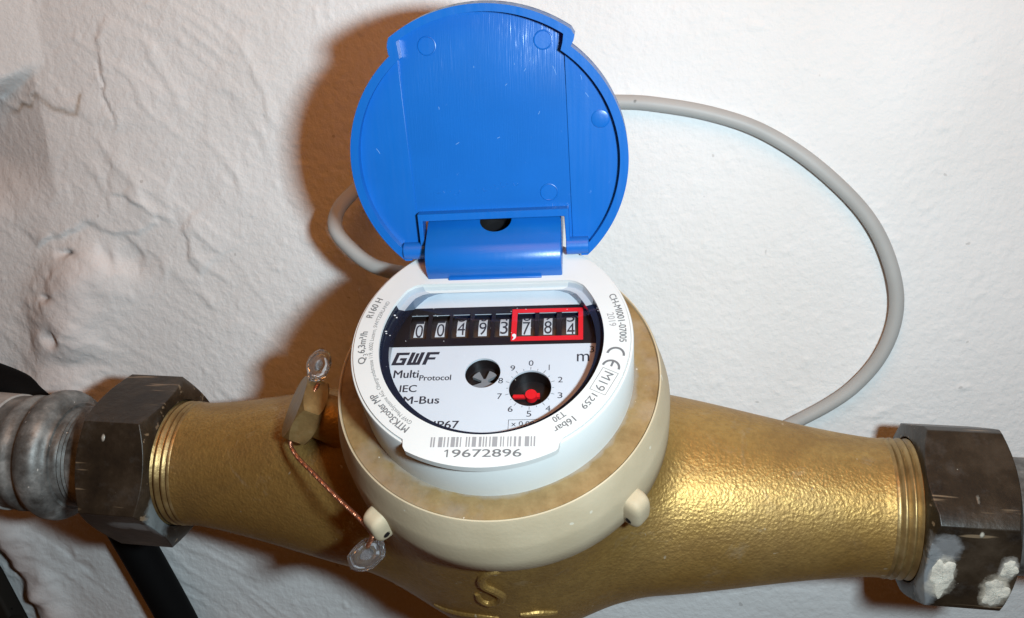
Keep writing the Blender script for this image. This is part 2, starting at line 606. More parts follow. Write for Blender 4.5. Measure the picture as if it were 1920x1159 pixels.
# ---- text -> flat mesh
_tc = {}
def glyphs(s, bold=0.0, shear=0.0):
    key = (s, bold, shear)
    if key not in _tc:
        c = bpy.data.curves.new('t', 'FONT')
        c.body = s
        c.resolution_u = 4
        c.offset = bold
        c.shear = shear
        o = bpy.data.objects.new('t', c)
        COL.objects.link(o)
        dg = bpy.context.evaluated_depsgraph_get()
        ev = o.evaluated_get(dg)
        me = ev.to_mesh()
        V = np.array([v.co[:] for v in me.vertices])
        F = [tuple(p.vertices) for p in me.polygons]
        ev.to_mesh_clear()
        bpy.data.objects.remove(o)
        bpy.data.curves.remove(c)
        _tc[key] = (V, F)
    return _tc[key]

def fit_text(s, x0, x1, y0, y1, z=0.0, bold=0.0, shear=0.0):
    V, F = glyphs(s, 0.0, shear)
    V = V.copy()
    lo, hi = V.min(0), V.max(0)
    V[:, 0] = x0 + (V[:, 0] - lo[0]) / max(1e-9, hi[0] - lo[0]) * (x1 - x0)
    V[:, 1] = y0 + (V[:, 1] - lo[1]) / max(1e-9, hi[1] - lo[1]) * (y1 - y0)
    V[:, 2] = z
    if bold > 0:
        w = (y1 - y0) * 0.05
        return join((V, F), (V + np.array([w, 0.0, 0.006]), F), (V + np.array([w * 0.5, -w * 0.4, 0.003]), F))
    return V, F

def arc_text(s, a0, a1, r0, r1, z, bold=0.0):
    L = math.radians(abs(a1 - a0)) * r0
    V, F = fit_text(s, 0, L, r0, r1, z, bold)
    a = np.radians(a0 + (a1 - a0) * V[:, 0] / L)
    return np.c_[V[:, 1] * np.cos(a), V[:, 1] * np.sin(a), V[:, 2]], F

def clip_y(V, F, lo, hi):
    bm = bmesh.new()
    vs = [bm.verts.new(v) for v in V]
    for f in F:
        try:
            bm.faces.new([vs[i] for i in f])
        except ValueError:
            pass
    for co, no in (((0, lo, 0), (0, -1, 0)), ((0, hi, 0), (0, 1, 0))):
        g = list(bm.verts) + list(bm.edges) + list(bm.faces)
        bmesh.ops.bisect_plane(bm, geom=g, dist=1e-6, plane_co=co, plane_no=no, clear_outer=True)
    for yy in np.arange(lo + 0.4, hi, 0.4):
        bmesh.ops.bisect_plane(bm, geom=list(bm.verts) + list(bm.edges) + list(bm.faces), dist=1e-6, plane_co=(0, yy, 0), plane_no=(0, 1, 0))
    bmesh.ops.triangulate(bm, faces=bm.faces[:])
    bm.verts.index_update()
    V2 = np.array([v.co[:] for v in bm.verts]).reshape(-1, 3)
    F2 = [tuple(v.index for v in f.verts) for f in bm.faces]
    bm.free()
    return V2, F2

# ================================================================== THE WALL
def vnoise(x, y, seed):
    r = np.random.default_rng(seed)
    g = r.random((64, 64))
    xi, yi = np.floor(x).astype(int), np.floor(y).astype(int)
    fx, fy = x - xi, y - yi
    fx, fy = fx * fx * (3 - 2 * fx), fy * fy * (3 - 2 * fy)
    G = lambda i, j: g[i % 64, j % 64]
    return (G(xi, yi) * (1 - fx) + G(xi + 1, yi) * fx) * (1 - fy) + (G(xi, yi + 1) * (1 - fx) + G(xi + 1, yi + 1) * fx) * fy

def sstep(a, b, x):
    t = np.clip((x - a) / (b - a), 0, 1)
    return t * t * (3 - 2 * t)

def polydist(x, z, pts):
    """distance to a polyline, and on which side of it (left positive)"""
    best = np.full(x.shape, 1e9)
    side = np.zeros(x.shape)
    par = np.zeros(x.shape)
    n = len(pts) - 1
    for i in range(n):
        (x0, z0), (x1, z1) = pts[i], pts[i + 1]
        dx, dz = x1 - x0, z1 - z0
        L = dx * dx + dz * dz
        t = np.clip(((x - x0) * dx + (z - z0) * dz) / L, 0, 1)
        d = np.hypot(x - x0 - t * dx, z - z0 - t * dz)
        s = np.sign(dx * (z - z0) - dz * (x - x0))
        m = d < best
        best = np.where(m, d, best)
        side = np.where(m, s, side)
        par = np.where(m, (i + t) / n, par)
    return best, side, par

WY = 50.0
fx_ = np.arange(-262, 188.1, 0.85)
fz_ = np.arange(-128, 156.1, 0.85)
gx = np.concatenate([np.linspace(-620, -268, 40), fx_, np.linspace(194, 560, 40)])
gz = np.concatenate([np.linspace(-420, -134, 34), fz_, np.linspace(162, 460, 34)])
X, Z = np.meshgrid(gx, gz, indexing='ij')
wx = X + 2.6 * (vnoise(X / 9, Z / 9, 1) - 0.5) + 1.5 * (vnoise(X / 3.2, Z / 3.2, 2) - 0.5)
wz = Z + 2.6 * (vnoise(X / 9, Z / 9, 3) - 0.5) + 1.5 * (vnoise(X / 3.2, Z / 3.2, 4) - 0.5)
H = 2.0 * (vnoise(X / 80, Z / 80, 5) - 0.5) + 0.45 * (vnoise(X / 24, Z / 24, 6) - 0.5)
leftness = sstep(-60, -130, X)
grain = np.abs(vnoise(X / 3.6, Z / 3.6, 7) - 0.5) + 0.6 * np.abs(vnoise(X / 1.9, Z / 1.9, 8) - 0.5)
H += 0.25 * (grain - 0.4) * (0.45 + 1.1 * vnoise(X / 45 + 3, Z / 45, 22))
nubs = np.clip(vnoise(X / 2.6, Z / 2.6, 9) - 0.80, 0, 1) * (0.4 + vnoise(X / 30, Z / 30, 10))
H += 2.0 * nubs
# trowel drags running down to the right on the left-hand side
u_ = (X * 0.57 + Z * 0.82)
v_ = (X * 0.82 - Z * 0.57)
drag = vnoise(u_ / 4.5 + 1.2 * vnoise(v_ / 30, u_ / 30, 12), v_ / 34, 13)
H += leftness * 0.4 * sstep(0.55, 0.62, drag) * sstep(0.95, 0.62, drag) * vnoise(X / 20, Z / 20, 19)
stain = np.zeros_like(X)
pink = np.zeros_like(X)
pit = np.zeros_like(X)

def scarp(pts, amp, w, flip=1, taper=True):
    global H
    d, s, t = polydist(wx, wz, pts)
    f = np.where(s * flip > 0, sstep(0, 1.2 + 2.2 * vnoise(X / 9, Z / 9, 23), d) * np.exp(-d / w), 0.0) * (0.55 + 0.6 * vnoise(X / 7, Z / 7, 21))
    if taper:
        f = f * sstep(0, 0.12, t) * sstep(1, 0.88, t)
    H = H + 0.46 * amp * f

def groove(pts, amp, w):
    global H
    d, s, t = polydist(wx, wz, pts)
    H = H - amp * np.exp(-(d / w) ** 2) * sstep(0, 0.1, t) * sstep(1, 0.9, t)

scarp([(-151, 146), (-155, 136.7), (-154, 126.7), (-154.6, 113.7), (-154.4, 104.2)], 1.5, 14, 1)
def smear(pts, amp, w):
    global H
    d, s, t = polydist(wx, wz, pts)
    H = H + amp * np.where(s > 0, np.exp(-(d / (w * 2.2)) ** 2), np.exp(-(d / (w * 0.8)) ** 2)) * sstep(0, 0.15, t) * sstep(1, 0.8, t) * (0.4 + 0.9 * vnoise(X / 6, Z / 6, 24))

for pts_ in ([(-152, 84), (-147, 77.5), (-142, 71)], [(-158, 68), (-151, 61), (-148, 54)], [(-148, 62), (-143, 55), (-143, 49)],
             [(-131, 60), (-124, 53), (-116, 47)], [(-170, 98), (-162, 86), (-158, 74)], [(-176, 60), (-170, 55), (-169, 44)],
             [(-160, 96), (-150, 90), (-146, 80)], [(-130, 72), (-124, 66), (-119, 60)], [(-141, 52), (-132, 44), (-122, 36)],
             [(-140, 140), (-130, 124), (-124, 108)], [(-104, 140), (-96, 122), (-90, 104)], [(-120, 104), (-110, 92), (-104, 78)]):
    smear(pts_, 0.42, 1.2)
groove([(-155, 130), (-154, 122), (-154.6, 113.7), (-154.0, 107)], 0.5, 0.6)
scarp([(-117, 124.6), (-111.9, 119.1), (-107.2, 117.6), (-100, 106), (-96, 92)], 1.0, 14, 1)
scarp([(-150, 118), (-140, 104), (-134, 90)], 0.5, 8, 1)
scarp([(-128, 150), (-120, 138), (-112, 128)], 0.5, 8, 1)
scarp([(-168, 100), (-150, 84), (-138, 66)], 0.4, 9, 1)
scarp([(-116.3, 122.8), (-118, 110), (-121.6, 86.9)], 0.6, 5, 1)
brown = [(-205, 109), (-197.9, 110.9), (-193.3, 111.9), (-189.5, 114.2), (-186, 113.4), (-181.3, 116.8), (-175.8, 113.2), (-167.5, 112.4), (-164.7, 117.1)]
scarp(brown, 2.2, 6, 1)
d, s, t = polydist(wx, wz, brown)
stain = np.maximum(stain, np.exp(-(d / 0.9) ** 2) * sstep(0.05, 0.2, t) * (0.4 + 0.6 * vnoise(X / 4, Z / 4, 14)))
scarp([(-169.3, 113.8), (-163, 108), (-158, 107.1), (-152, 103)], 1.2, 5, 1)
scarp([(-166.7, 106.1), (-163.5, 101.3), (-157.8, 92.5), (-155.8, 86.6)], 0.9, 4, 1)
scarp([(-161, 82.1), (-153.8, 80.2), (-147, 76.6), (-143.6, 71.6), (-135.3, 70.3)], 2.6, 16, 1)
scarp([(-196.1, 58.9), (-184.6, 64.5), (-171.5, 68.6), (-160.8, 66.7), (-149, 66.2), (-140, 68.8)], 4.2, 14, 1)
scarp([(-135.3, 70.3), (-131.5, 64.6), (-133.4, 56.2), (-128, 49.9)], 3.2, 12, 1)
scarp([(-145, 46), (-139, 50), (-134, 47), (-129, 46)], 1.2, 4, 1)
scarp([(-157, 66), (-153, 58), (-153, 50)], 1.0, 4, 1)
scarp([(-166, 46), (-163, 40), (-164, 30)], 1.0, 5, -1)
scarp([(-192, 47), (-186, 42)], 1.0, 3, 1)
# mortar pillar swelling down behind the coupling
d, s, t = polydist(wx, wz, [(-172, 62), (-180, 45), (-190, 22), (-198, 0), (-206, -40)])
bul = np.exp(-(d / 15) ** 2)
H += 8.5 * bul * (0.75 + 0.5 * vnoise(X / 13, Z / 13, 15)) * sstep(70, 44, Z)
H -= 2.2 * np.exp(-((wx + 186) ** 2 / 160 + (wz - 12) ** 2 / 30))
pink = np.maximum(pink, 0.45 * bul * sstep(75, 45, Z))
H -= 3.0 * np.exp(-((wx + 157) ** 2 / 90 + (wz - 57) ** 2 / 40))
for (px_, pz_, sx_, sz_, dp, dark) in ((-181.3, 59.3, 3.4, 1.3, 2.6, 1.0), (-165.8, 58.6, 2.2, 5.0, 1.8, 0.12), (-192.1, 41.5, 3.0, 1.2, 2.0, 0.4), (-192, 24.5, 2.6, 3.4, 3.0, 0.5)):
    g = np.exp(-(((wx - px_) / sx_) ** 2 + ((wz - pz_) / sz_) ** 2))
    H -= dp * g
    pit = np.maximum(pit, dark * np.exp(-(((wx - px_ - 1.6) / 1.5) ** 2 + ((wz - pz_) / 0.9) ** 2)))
# the reveal at the upper left: a proud block of plaster and the wall falling back beneath it
below = sstep(123.5, 118.5, Z - (X + 195) * 0.42)
back = np.clip(-(X + 181.0), 0, 60) * sstep(70, 95, Z)
H -= below * back * 0.34
H = np.where(True, H * (1 - 0.8 * (1 - below) * sstep(-172, -180, X)), H)
H += (1 - below) * np.clip(-(X + 176.0), 0, 50) * 0.24
pink = np.maximum(pink, 0.14 * sstep(-120, -190, X) * sstep(-20, 60, Z) * (0.4 + 0.8 * vnoise(X / 26, Z / 26, 16)))
# broken mortar edge at the lower left
d, s, t = polydist(wx, wz, [(-262, -40), (-242.4, -64.4), (-234.9, -87.8), (-226, -125)])
rid = np.exp(-(d / 8) ** 2) * sstep(-45, -70, Z)
H += 6 * rid * (0.6 + 0.8 * vnoise(X / 8, Z / 8, 17))
pink = np.maximum(pink, 0.8 * rid)
H -= 4 * np.where(s < 0, sstep(4, 12, d), 0) * sstep(-45, -75, Z) * sstep(-225, -235, X)
d, s, t = polydist(wx, wz, [(-222, -60), (-214, -78), (-206, -96)])
H -= 1.6 * np.exp(-(d / 5) ** 2) * vnoise(X / 5, Z / 5, 18)
# settle to the plain sheet beyond the built patch
edge = sstep(-262, -252, X) * sstep(188, 180, X) * sstep(-128, -122, Z) * sstep(156, 150, Z)
nx, nz = X.shape
V = np.c_[X.ravel(), (WY - H).ravel(), Z.ravel()]
idx = np.arange(nx * nz).reshape(nx, nz)
F = np.c_[idx[:-1, :-1].ravel(), idx[1:, :-1].ravel(), idx[1:, 1:].ravel(), idx[:-1, 1:].ravel()]
me = bpy.data.meshes.new('wall')
me.vertices.add(len(V))
me.vertices.foreach_set('co', (V * MM).astype(np.float32).ravel())
me.loops.add(F.size)
me.loops.foreach_set('vertex_index', F.astype(np.int32).ravel())
me.polygons.add(len(F))
me.polygons.foreach_set('loop_start', np.arange(0, F.size, 4, dtype=np.int32))
me.update(calc_edges=True)
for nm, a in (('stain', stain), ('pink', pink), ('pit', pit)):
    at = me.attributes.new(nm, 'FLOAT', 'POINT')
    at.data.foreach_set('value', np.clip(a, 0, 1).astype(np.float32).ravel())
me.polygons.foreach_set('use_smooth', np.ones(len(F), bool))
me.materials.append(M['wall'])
wall = bpy.data.objects.new('wall', me)
COL.objects.link(wall)
tag(wall, 'rough white plastered cellar wall behind the meter', kind='structure')

# ================================================================== THE WATER METER
meter = bpy.data.objects.new('water_meter', None)
COL.objects.link(meter)
meter.empty_display_size = 0.02
meter.rotation_euler = (TILT, 0, 0)
tag(meter, 'brass water meter with white register and open blue lid', 'water meter')

# ---- cast brass body (smooth union of a bowl and two tapering pipe arms, swept round the pipe axis)
def sdf(x, y, z):
    ax = np.abs(x)
    tt = np.clip((108 - ax) / 72.0, 0, 1)
    r = 20.8 + 11.5 * (0.55 * tt + 0.45 * tt * tt * (3 - 2 * tt))
    d1 = np.hypot(y, z) - r
    rho = np.hypot(x + 2.0, y)
    zz = np.minimum(z + 6, 0) * (44.0 / 46.0)
    d2 = np.hypot(rho, zz) - 44.0
    d2 = np.maximum(d2, z - 50)
    k = 12.0
    h = np.clip(0.5 + 0.5 * (d2 - d1) / k, 0, 1)
    return d2 * (1 - h) + d1 * h - k * h * (1 - h)

xs = np.linspace(-111.5, 111.5, 250)
ph = np.linspace(0, 2 * np.pi, 192, endpoint=False)
XX, PH = np.meshgrid(xs, ph, indexing='ij')
lo = np.zeros_like(XX)
hi = np.full_like(XX, 75.0)
for _ in range(34):
    mid = (lo + hi) / 2
    neg = sdf(XX, mid * np.cos(PH), mid * np.sin(PH)) < 0
    lo = np.where(neg, mid, lo)
    hi = np.where(neg, hi, mid)
RR = (lo + hi) / 2
V = np.c_[XX.ravel(), (RR * np.cos(PH)).ravel(), (RR * np.sin(PH)).ravel()]
n2 = len(ph)
F = [(i * n2 + j, (i + 1) * n2 + j, (i + 1) * n2 + (j + 1) % n2, i * n2 + (j + 1) % n2) for i in range(len(xs) - 1) for j in range(n2)]
F += [tuple(range(n2)), tuple(range((len(xs) - 1) * n2, len(xs) * n2))]
body = mk('body', V, F, 'cast', meter, angle=60)
tag(body, 'gold coloured cast brass body with pipe arms')

def on_body(u, v, up=0.0):
    """point of the casting straight below the front rim: u along the pipe, v = angle below horizontal in front"""
    out = []
    for a, b in zip(u, v):
        cy, cz = -math.cos(R(b)), -math.sin(R(b))
        l, h = 0.0, 75.0
        for _ in range(40):
            m_ = (l + h) / 2
            if sdf(np.array(a), np.array(m_ * cy), np.array(m_ * cz)) < 0:
                l = m_
            else:
                h = m_
        out.append((a, (l + up) * cy, (l + up) * cz))
    return np.array(out)

def ridge(name, us, vs, r):
    p = spline(on_body(us, vs, -0.2), 8)
    rr = r * np.sin(np.linspace(0.25, np.pi - 0.25, len(p))) ** 0.4
    return mk(name, *tube(p, rr, 10), 'cast', body)

ridge('raised_letter', [3.3, 0.5, -2.3, -2.5, -0.2, 1.7, 0.8, -2.3, -4.8, -5.2], [-37.2, -36.5, -32.8, -28.3, -25.2, -21.3, -16.6, -13.5, -15.8, -20.6], 1.5)
ridge('raised_line', [-22.1, -18.6, -13.1, -6.7, -0.8], [8.9, 7.8, 4.6, 1.3, 0.8], 1.1)
ridge('raised_line', [5.6, 8.2, 10.8, 13.3, 15.8], [-2.5, -2.4, -2.0, -0.2, 1.6], 1.3)

# pipe threads at both ends
for sx in (-1, 1):
    pr_ = [(20.3, 110.6), (20.95, 111.2), (21.0, 112.0)]
    x_ = 112.3
    while x_ < 124:
        pr_ += [(19.9, x_), (20.1, x_ + 0.35), (21.05, x_ + 1.0), (21.15, x_ + 1.35), (21.05, x_ + 1.7), (20.1, x_ + 2.3)]
        x_ += 2.45
    pr_ += [(17, 126), (15, 126)]
    mk('thread', *lathe([(r, sx * h) for r, h in pr_], 96, 'x'), 'brass', meter, angle=50)

# ---- brass flange face, beige clamp ring with two drilled lugs
mk('flange', *lathe([(30, 60), (30, 62.0), (36, 62.05), (43.1, 61.95), (43.45, 61.5), (43.45, 50)], 160), 'flange', meter)
ringo = mk('clamp_ring', *lathe([(42.5, 39), (46.2, 39.0), (46.6, 39.5), (46.65, 45), (46.55, 51.5), (46.2, 53.2), (45.0, 58.0), (44.15, 61.6), (43.85, 62.35), (43.5, 62.45), (43.35, 62.0), (43.3, 56)], 192), 'beige', meter, angle=50)
tag(ringo, 'beige painted clamp ring under the register')
def lug(az, zc, hh):
    n, m_ = 36, 25
    sg = lambda v, e: math.copysign(abs(v) ** e, v)
    V = []
    for i in range(m_):
        la = -math.pi / 2 + math.pi * i / (m_ - 1)
        for j in range(n):
            lo_ = 2 * math.pi * j / n
            V.append((5.0 * sg(math.cos(la), .55) * sg(math.cos(lo_), .5), (3.5 - 0.5 * max(0, math.cos(lo_))) * sg(math.cos(la), .5) * sg(math.sin(lo_), .45), zc + hh * sg(math.sin(la), .6)))
    F = [(i * n + j, i * n + (j + 1) % n, (i + 1) * n + (j + 1) % n, (i + 1) * n + j) for i in range(m_ - 1) for j in range(n)]
    V = np.array(V)
    parts = [(V, F)]
    for sy in (-1, 1):     # dark discs paint the shade of the wire hole on both sides
        hv, hf = lathe([(1.05, 0.0), (0.9, -0.05), (0.0001, -0.05)], 20)
        hv = np.c_[hv[:, 0] + 2.0, np.full(len(hv), sy * 3.47) + sy * hv[:, 2], hv[:, 1] + zc - 1.5]
        parts.append((hv, hf))
    Vt, Ft = join(*parts)
    mi = [0] * len(F) + [1] * (len(Ft) - len(F))
    def xf(p):
        c, s = math.cos(R(az)), math.sin(R(az))
        q = p + np.array([46.0, 0, 0])
        return np.c_[c * q[:, 0] - s * q[:, 1], s * q[:, 0] + c * q[:, 1], q[:, 2]]
    return mk('lug', Vt, Ft, ['beige', 'pit'], ringo, xf=xf, midx=mi, fixn=False, angle=60)
lug(-127.5, 44.5, 5.6)
lug(-36.5, 44.5, 6.2)

# ---- adjusting plug with its boss, left of the register
AX = np.array([-0.818, -0.027, 0.576])
AX /= np.linalg.norm(AX)
E2 = np.array([0, 1, 0.0]) - AX * AX[1]
E2 /= np.linalg.norm(E2)
E1 = np.cross(E2, AX)
PC = np.array([-62.0, 0.0, 38.0])
plugf = lambda p: PC + np.asarray(p).reshape(-1, 3)[:, :1] * E1 + np.asarray(p).reshape(-1, 3)[:, 1:2] * E2 + np.asarray(p).reshape(-1, 3)[:, 2:3] * AX
def hexprism(rc, z0, z1, ch=0.9, rot=0.0, sub=8):
    """hexagon with both corner sets chamfered, ring profile radius (r, h)"""
    th = np.linspace(0, 2 * np.pi, 6 * sub, endpoint=False)
    def rad(t):
        a = (t - rot) % (np.pi / 3) - np.pi / 6
        return rc * math.cos(np.pi / 6) / np.cos(a)
    ap = rc * math.cos(np.pi / 6)
    rows = []
    rr = rad(th)
    e = (rr - ap) / (rc - ap)
    for r_, h_ in (((np.minimum(rr, ap * 0.99)), z0 + 0 * th), (rr, z0 + ch * e + 0.02), (rr, z1 - ch * e - 0.02), (np.minimum(rr, ap * 0.99), z1 + 0 * th)):
        rows.append(np.c_[r_ * np.cos(th), r_ * np.sin(th), h_])
    V = np.concatenate(rows)
    n = len(th)
    F = []
    for i in range(3):
        for j in range(n):
            j2 = (j + 1) % n
            F.append((i * n + j, i * n + j2, (i + 1) * n + j2, (i + 1) * n + j))
    F += [tuple(range(n)), tuple(range(3 * n, 4 * n))]
    return V, F
plug = mk('adjusting_plug', *hexprism(11.2, -3.6, 3.6, 1.3, rot=R(30)), 'brass', meter, xf=plugf, angle=22)
tag(plug, 'hexagonal brass plug on the inlet arm')
mk('boss', *lathe([(6.8, -3.4), (7.0, -3.9), (7.2, -8), (8.5, -14), (10.5, -22), (11, -30)], 64), 'cast', plug, xf=plugf)

# ---- register: white cap
def dshape(r, chord, n=120, rc=2.6):
    a1 = math.degrees(math.asin(chord / r))
    pts = arc(r, 180 - a1 + 4.5, 360 + a1 - 4.5, n)
    x1, y1 = pts[-1]
    xc = math.sqrt(r * r - chord * chord)
    c1 = (xc - 0.6, chord - 0.5)
    right = [c1, (xc - 2.6, chord)]
    left = [(-x, y) for x, y in reversed(right)]
    return pts + right + left
outer = arc(35.85, -57.4, 237.6, 220) + [(-18.95, -32.3), (-18.4, -33.2)] + arc(38.1, 241.3, 297.4, 60) + [(18.1, -33.2), (18.3, -32.0)]
dhole = dshape(29.2, 18.6)
cap = mk('register_cap', *extrude(outer, 76.6, 78.5, [dhole]), 'white', meter, xf=reg, bev=0.25, angle=30)
tag(cap, 'white plastic register cap with grey print')
mk('cap_wall', *lathe([(36.75, 61.9), (36.7, 77.6), (36.5, 77.95), (36.1, 78.0), (35.9, 77.7), (33, 77.5)], 192), 'white', cap, xf=reg, angle=50)

# grey printing on the cap
ZP = 78.54
def printed(parts, mat='print', parent=cap, xf=reg, name='printed_text'):
    return mk(name, *join(*parts), mat, parent, xf=xf, smooth=False, fixn=False)
printed([arc_text('R160 H', 167.6, 156.0, 33.05, 34.9, ZP, 0.01)])
printed([arc_text('Q', 193.6, 190.0, 32.35, 34.6, ZP, 0.01), arc_text('3', 189.4, 188.2, 32.0, 33.2, ZP), arc_text('6,3m\u00b3/h', 187.6, 175.6, 32.5, 34.7, ZP, 0.01)])
printed([arc_text('MTK3coder MP', 236.6, 211.6, 32.35, 34.3, ZP, 0.012)])
printed([arc_text('GWF MessSysteme AG, Obergrundstrasse 119, 6002 Luzern, SWITZERLAND', 235.6, 156.0, 30.4, 31.8, ZP)])
printed([arc_text('CH-MI001-07005', 22.8, -4.4, 33.1, 34.9, ZP, 0.008)])
printed([arc_text('2019', 12.6, 4.6, 30.7, 32.5, ZP)], 'print_soft')
def stroke_arc(c, r0, r1, a0, a1, n=28):
    o = arc(r1, a0, a1, n, c) + arc(r0, a1, a0, n, c)
    return flat(o, ZP)
ca, cb = R(-10.4), R(-17.6)
pc = (32.6 * math.cos(ca), 32.6 * math.sin(ca))
pe = (32.3 * math.cos(cb), 32.3 * math.sin(cb))
def bar(c, ang, l0, l1, w):
    d_ = np.array([math.cos(R(ang)), math.sin(R(ang))]); p_ = np.array([-d_[1], d_[0]]) * w / 2
    c = np.array(c)
    return flat([tuple(c + d_ * l0 - p_), tuple(c + d_ * l1 - p_), tuple(c + d_ * l1 + p_), tuple(c + d_ * l0 + p_)], ZP)
printed([stroke_arc((pc[0] - 0.1, pc[1] - 0.6), 1.75, 2.35, -14, 166), stroke_arc((pe[0] - 0.1, pe[1] - 0.6), 1.75, 2.35, -22, 158), bar((pe[0] - 0.1, pe[1] - 0.6), 69, 0.25, 1.8, 0.55)], name='printed_mark')
mb = np.array([29.0, -14.5]); ma = -28.0
dd = np.array([math.sin(R(ma)), -math.cos(R(ma))]); oo = np.array([math.cos(R(ma)), math.sin(R(ma))])
def boxed(V):
    return np.c_[mb[0] + V[:, 0] * dd[0] + V[:, 1] * oo[0], mb[1] + V[:, 0] * dd[1] + V[:, 1] * oo[1], V[:, 2]]
tv, tf = fit_text('M19', -2.9, 2.9, -1.25, 1.25, ZP)
fr = extrude(rect(-3.6, 3.6, -2.15, 2.15), ZP - 0.02, ZP, [rect(-3.48, 3.48, -2.03, 2.03)])
printed([(boxed(tv), tf), (boxed(fr[0]), fr[1])], name='printed_mark')
printed([arc_text('1259', -34.4, -42.8, 31.6, 33.3, ZP, 0.008)])
printed([arc_text('T30', -50.4, -56.6, 29.75, 31.4, ZP, 0.01)])
printed([arc_text('16bar', -48.8, -58.8, 32.3, 34.1, ZP, 0.01)])
bars = []
x_ = -12.3
seq = [(.35, .25), (.35, .75), (.9, .3), (.3, .5), (.3, .45), (.9, .25), (.5, .35), (.25, 1.0), (.3, .3), (.3, .45), (.9, .6), (.55, .3), (.3, .3), (.3, .5), (.3, .35), (1.1, .6), (.3, .3), (.25, .7), (.25, .35), (.3, .5), (.5, .5), (.55, .8), (.95, .3), (.3, .35), (.35, 0)]
tot = sum(a + b for a, b in seq)
for w, g in seq:
    w, g = w * 25 / tot, g * 25 / tot
    bars.append(flat(rect(x_, x_ + w, -32.6, -29.85), ZP))
    x_ += w + g
printed(bars, 'print_soft', name='printed_barcode')
printed([flat([(-8.15, -35.3), (-7.8, -35.3), (-7.8, -33.25), (-8.1, -33.25), (-8.75, -33.65), (-8.65, -33.9), (-8.15, -33.65)], ZP), fit_text('9672896', -6.9, 9.5, -35.3, -33.25, ZP, 0.012)])

# ---- window bezel, clear window
ob = dshape(29.2, 18.6)
ib = dshape(28.75, 18.5)
ib2 = dshape(29.0, 20.9)
nb = len(ob)
ob2 = dshape(28.75, 18.3)
V = np.array([(x, y, 77.6) for x, y in ob] + [(x, y, 76.0) for x, y in ob2] + [(x, y, 75.9) for x, y in dshape(27.1, 17.5)] + [(x, y, 71.95) for x, y in dshape(27.5, 20.8)])
F, mi = [], []
for k in range(3):
    for i in range(nb):
        j = (i + 1) % nb
        F.append((k * nb + i, k * nb + j, (k + 1) * nb + j, (k + 1) * nb + i))
        mx_, my_ = (ob[i][0] + ob[j][0]) / 2, (ob[i][1] + ob[j][1]) / 2
        if my_ > 18.4:
            mi.append(1)
        elif my_ > 12.5:
            mi.append(2 if k != 2 else 3)
        else:
            mi.append(0 if k != 1 else 0)
mk('window_bezel', V, F, ['bezel', 'white', 'edge', 'bezel2'], meter, xf=reg, midx=mi, fixn=False, angle=20)
mk('window', *flat(dshape(29.1, 18.55), 77.4), 'glass', meter, xf=reg, smooth=False)

rd = random.Random(21)
dust_glints = []
while len(dust_glints) < 46:
    x, y = rd.uniform(-28, 28), rd.uniform(-27, 18)
    if math.hypot(x, y) > 27.8 or (rd.random() < 0.6 and not (x < -14 and y < 12)):
        continue
    q = rd.uniform(0.04, 0.13)
    dust_glints.append(extrude([(x + q * rd.uniform(.6, 1.2) * math.cos(t), y + q * rd.uniform(.6, 1.2) * math.sin(t)) for t in (0, 1.1, 2.1, 3.3, 4.2, 5.2)], 77.42, 77.47))
for (x, y, q) in ((-26.6, 8.8, .34), (-25.9, 8.0, .3), (-28.2, 3.4, .28), (-28.0, 2.7, .22), (27.6, 9.5, .3), (27.9, 8.6, .32), (-26.9, 2.0, .2)):
    dust_glints.append(extrude([(x + q * rd.uniform(.6, 1.2) * math.cos(t), y + 0.6 * q * math.sin(t)) for t in (0, 1.1, 2.1, 3.3, 4.2, 5.2)], 77.42, 77.50))
ds = mk('dust_glint_specks', *join(*dust_glints), plain('pale_dust_glint', (0.62, 0.63, 0.65), 0.6), meter, xf=reg, smooth=False)  # pale flakes: dust, and flash glare on the glass painted as specks
ds['kind'] = 'stuff'

# ---- dial plate, with counter openings, flow star and pointer well cut through
ZD = 72.0
cent = [-20.95, -15.05, -9.4, -3.5, 2.3, 8.35, 14.15, 20.25]
wins = [rect(c - 2.35, c + 2.35, 4.7, 12.8) for c in cent]
DC, SCN = (10.15, -11.7), (-2.35, -6.75)
dial = mk('dial_plate', *extrude(circle(29.9, 160), ZD - 0.7, ZD, [rect(c - 2.62, c + 2.62, 4.35, 13.15) for c in cent] + [circle(5.45, 56, DC), circle(4.65, 48, SCN)]), 'dial', meter, xf=reg)
tag(dial, 'white dial face with counter and pointer')
bl_ = [(-29.3, 2.1), (27.6, 2.1)]
bandpts = [(-math.sqrt(29.7 ** 2 - 2.1 ** 2), 2.1), (math.sqrt(29.7 ** 2 - 2.1 ** 2), 2.1)] + arc(29.7, math.degrees(math.asin(2.1 / 29.7)) + 2, math.degrees(math.asin(15.35 / 29.7)), 12) + [(-x, y) for x, y in reversed(arc(29.7, math.degrees(math.asin(2.1 / 29.7)) + 2, math.degrees(math.asin(15.35 / 29.7)), 12))]
mk('counter_band', *extrude(bandpts, ZD + 0.02, ZD + 0.06, wins), 'black', dial, xf=reg)
for c in cent:   # thin bright edge moulded round each opening
    mk('opening_frame', *extrude(rect(c - 2.5, c + 2.45, 4.6, 12.95), ZD + 0.05, ZD + 0.10, [rect(c - 2.38, c + 2.38, 4.72, 12.8)]), plain('opening_edge', (0.02, 0.018, 0.02), 0.7, 0, 0.15), dial, xf=reg, smooth=False)
mk('red_frame', *extrude(rect(4.45, 23.6, 3.2, 14.05), ZD + 0.17, ZD + 0.24, [rect(5.9, 22.35, 4.65, 12.75)]), 'red', dial, xf=reg, smooth=False)
printed([fit_text(',', 4.75, 5.75, 3.55, 5.6, ZD + 0.27, 0.03)], plain('white_print', (0.8, 0.8, 0.8), 0.5), dial)
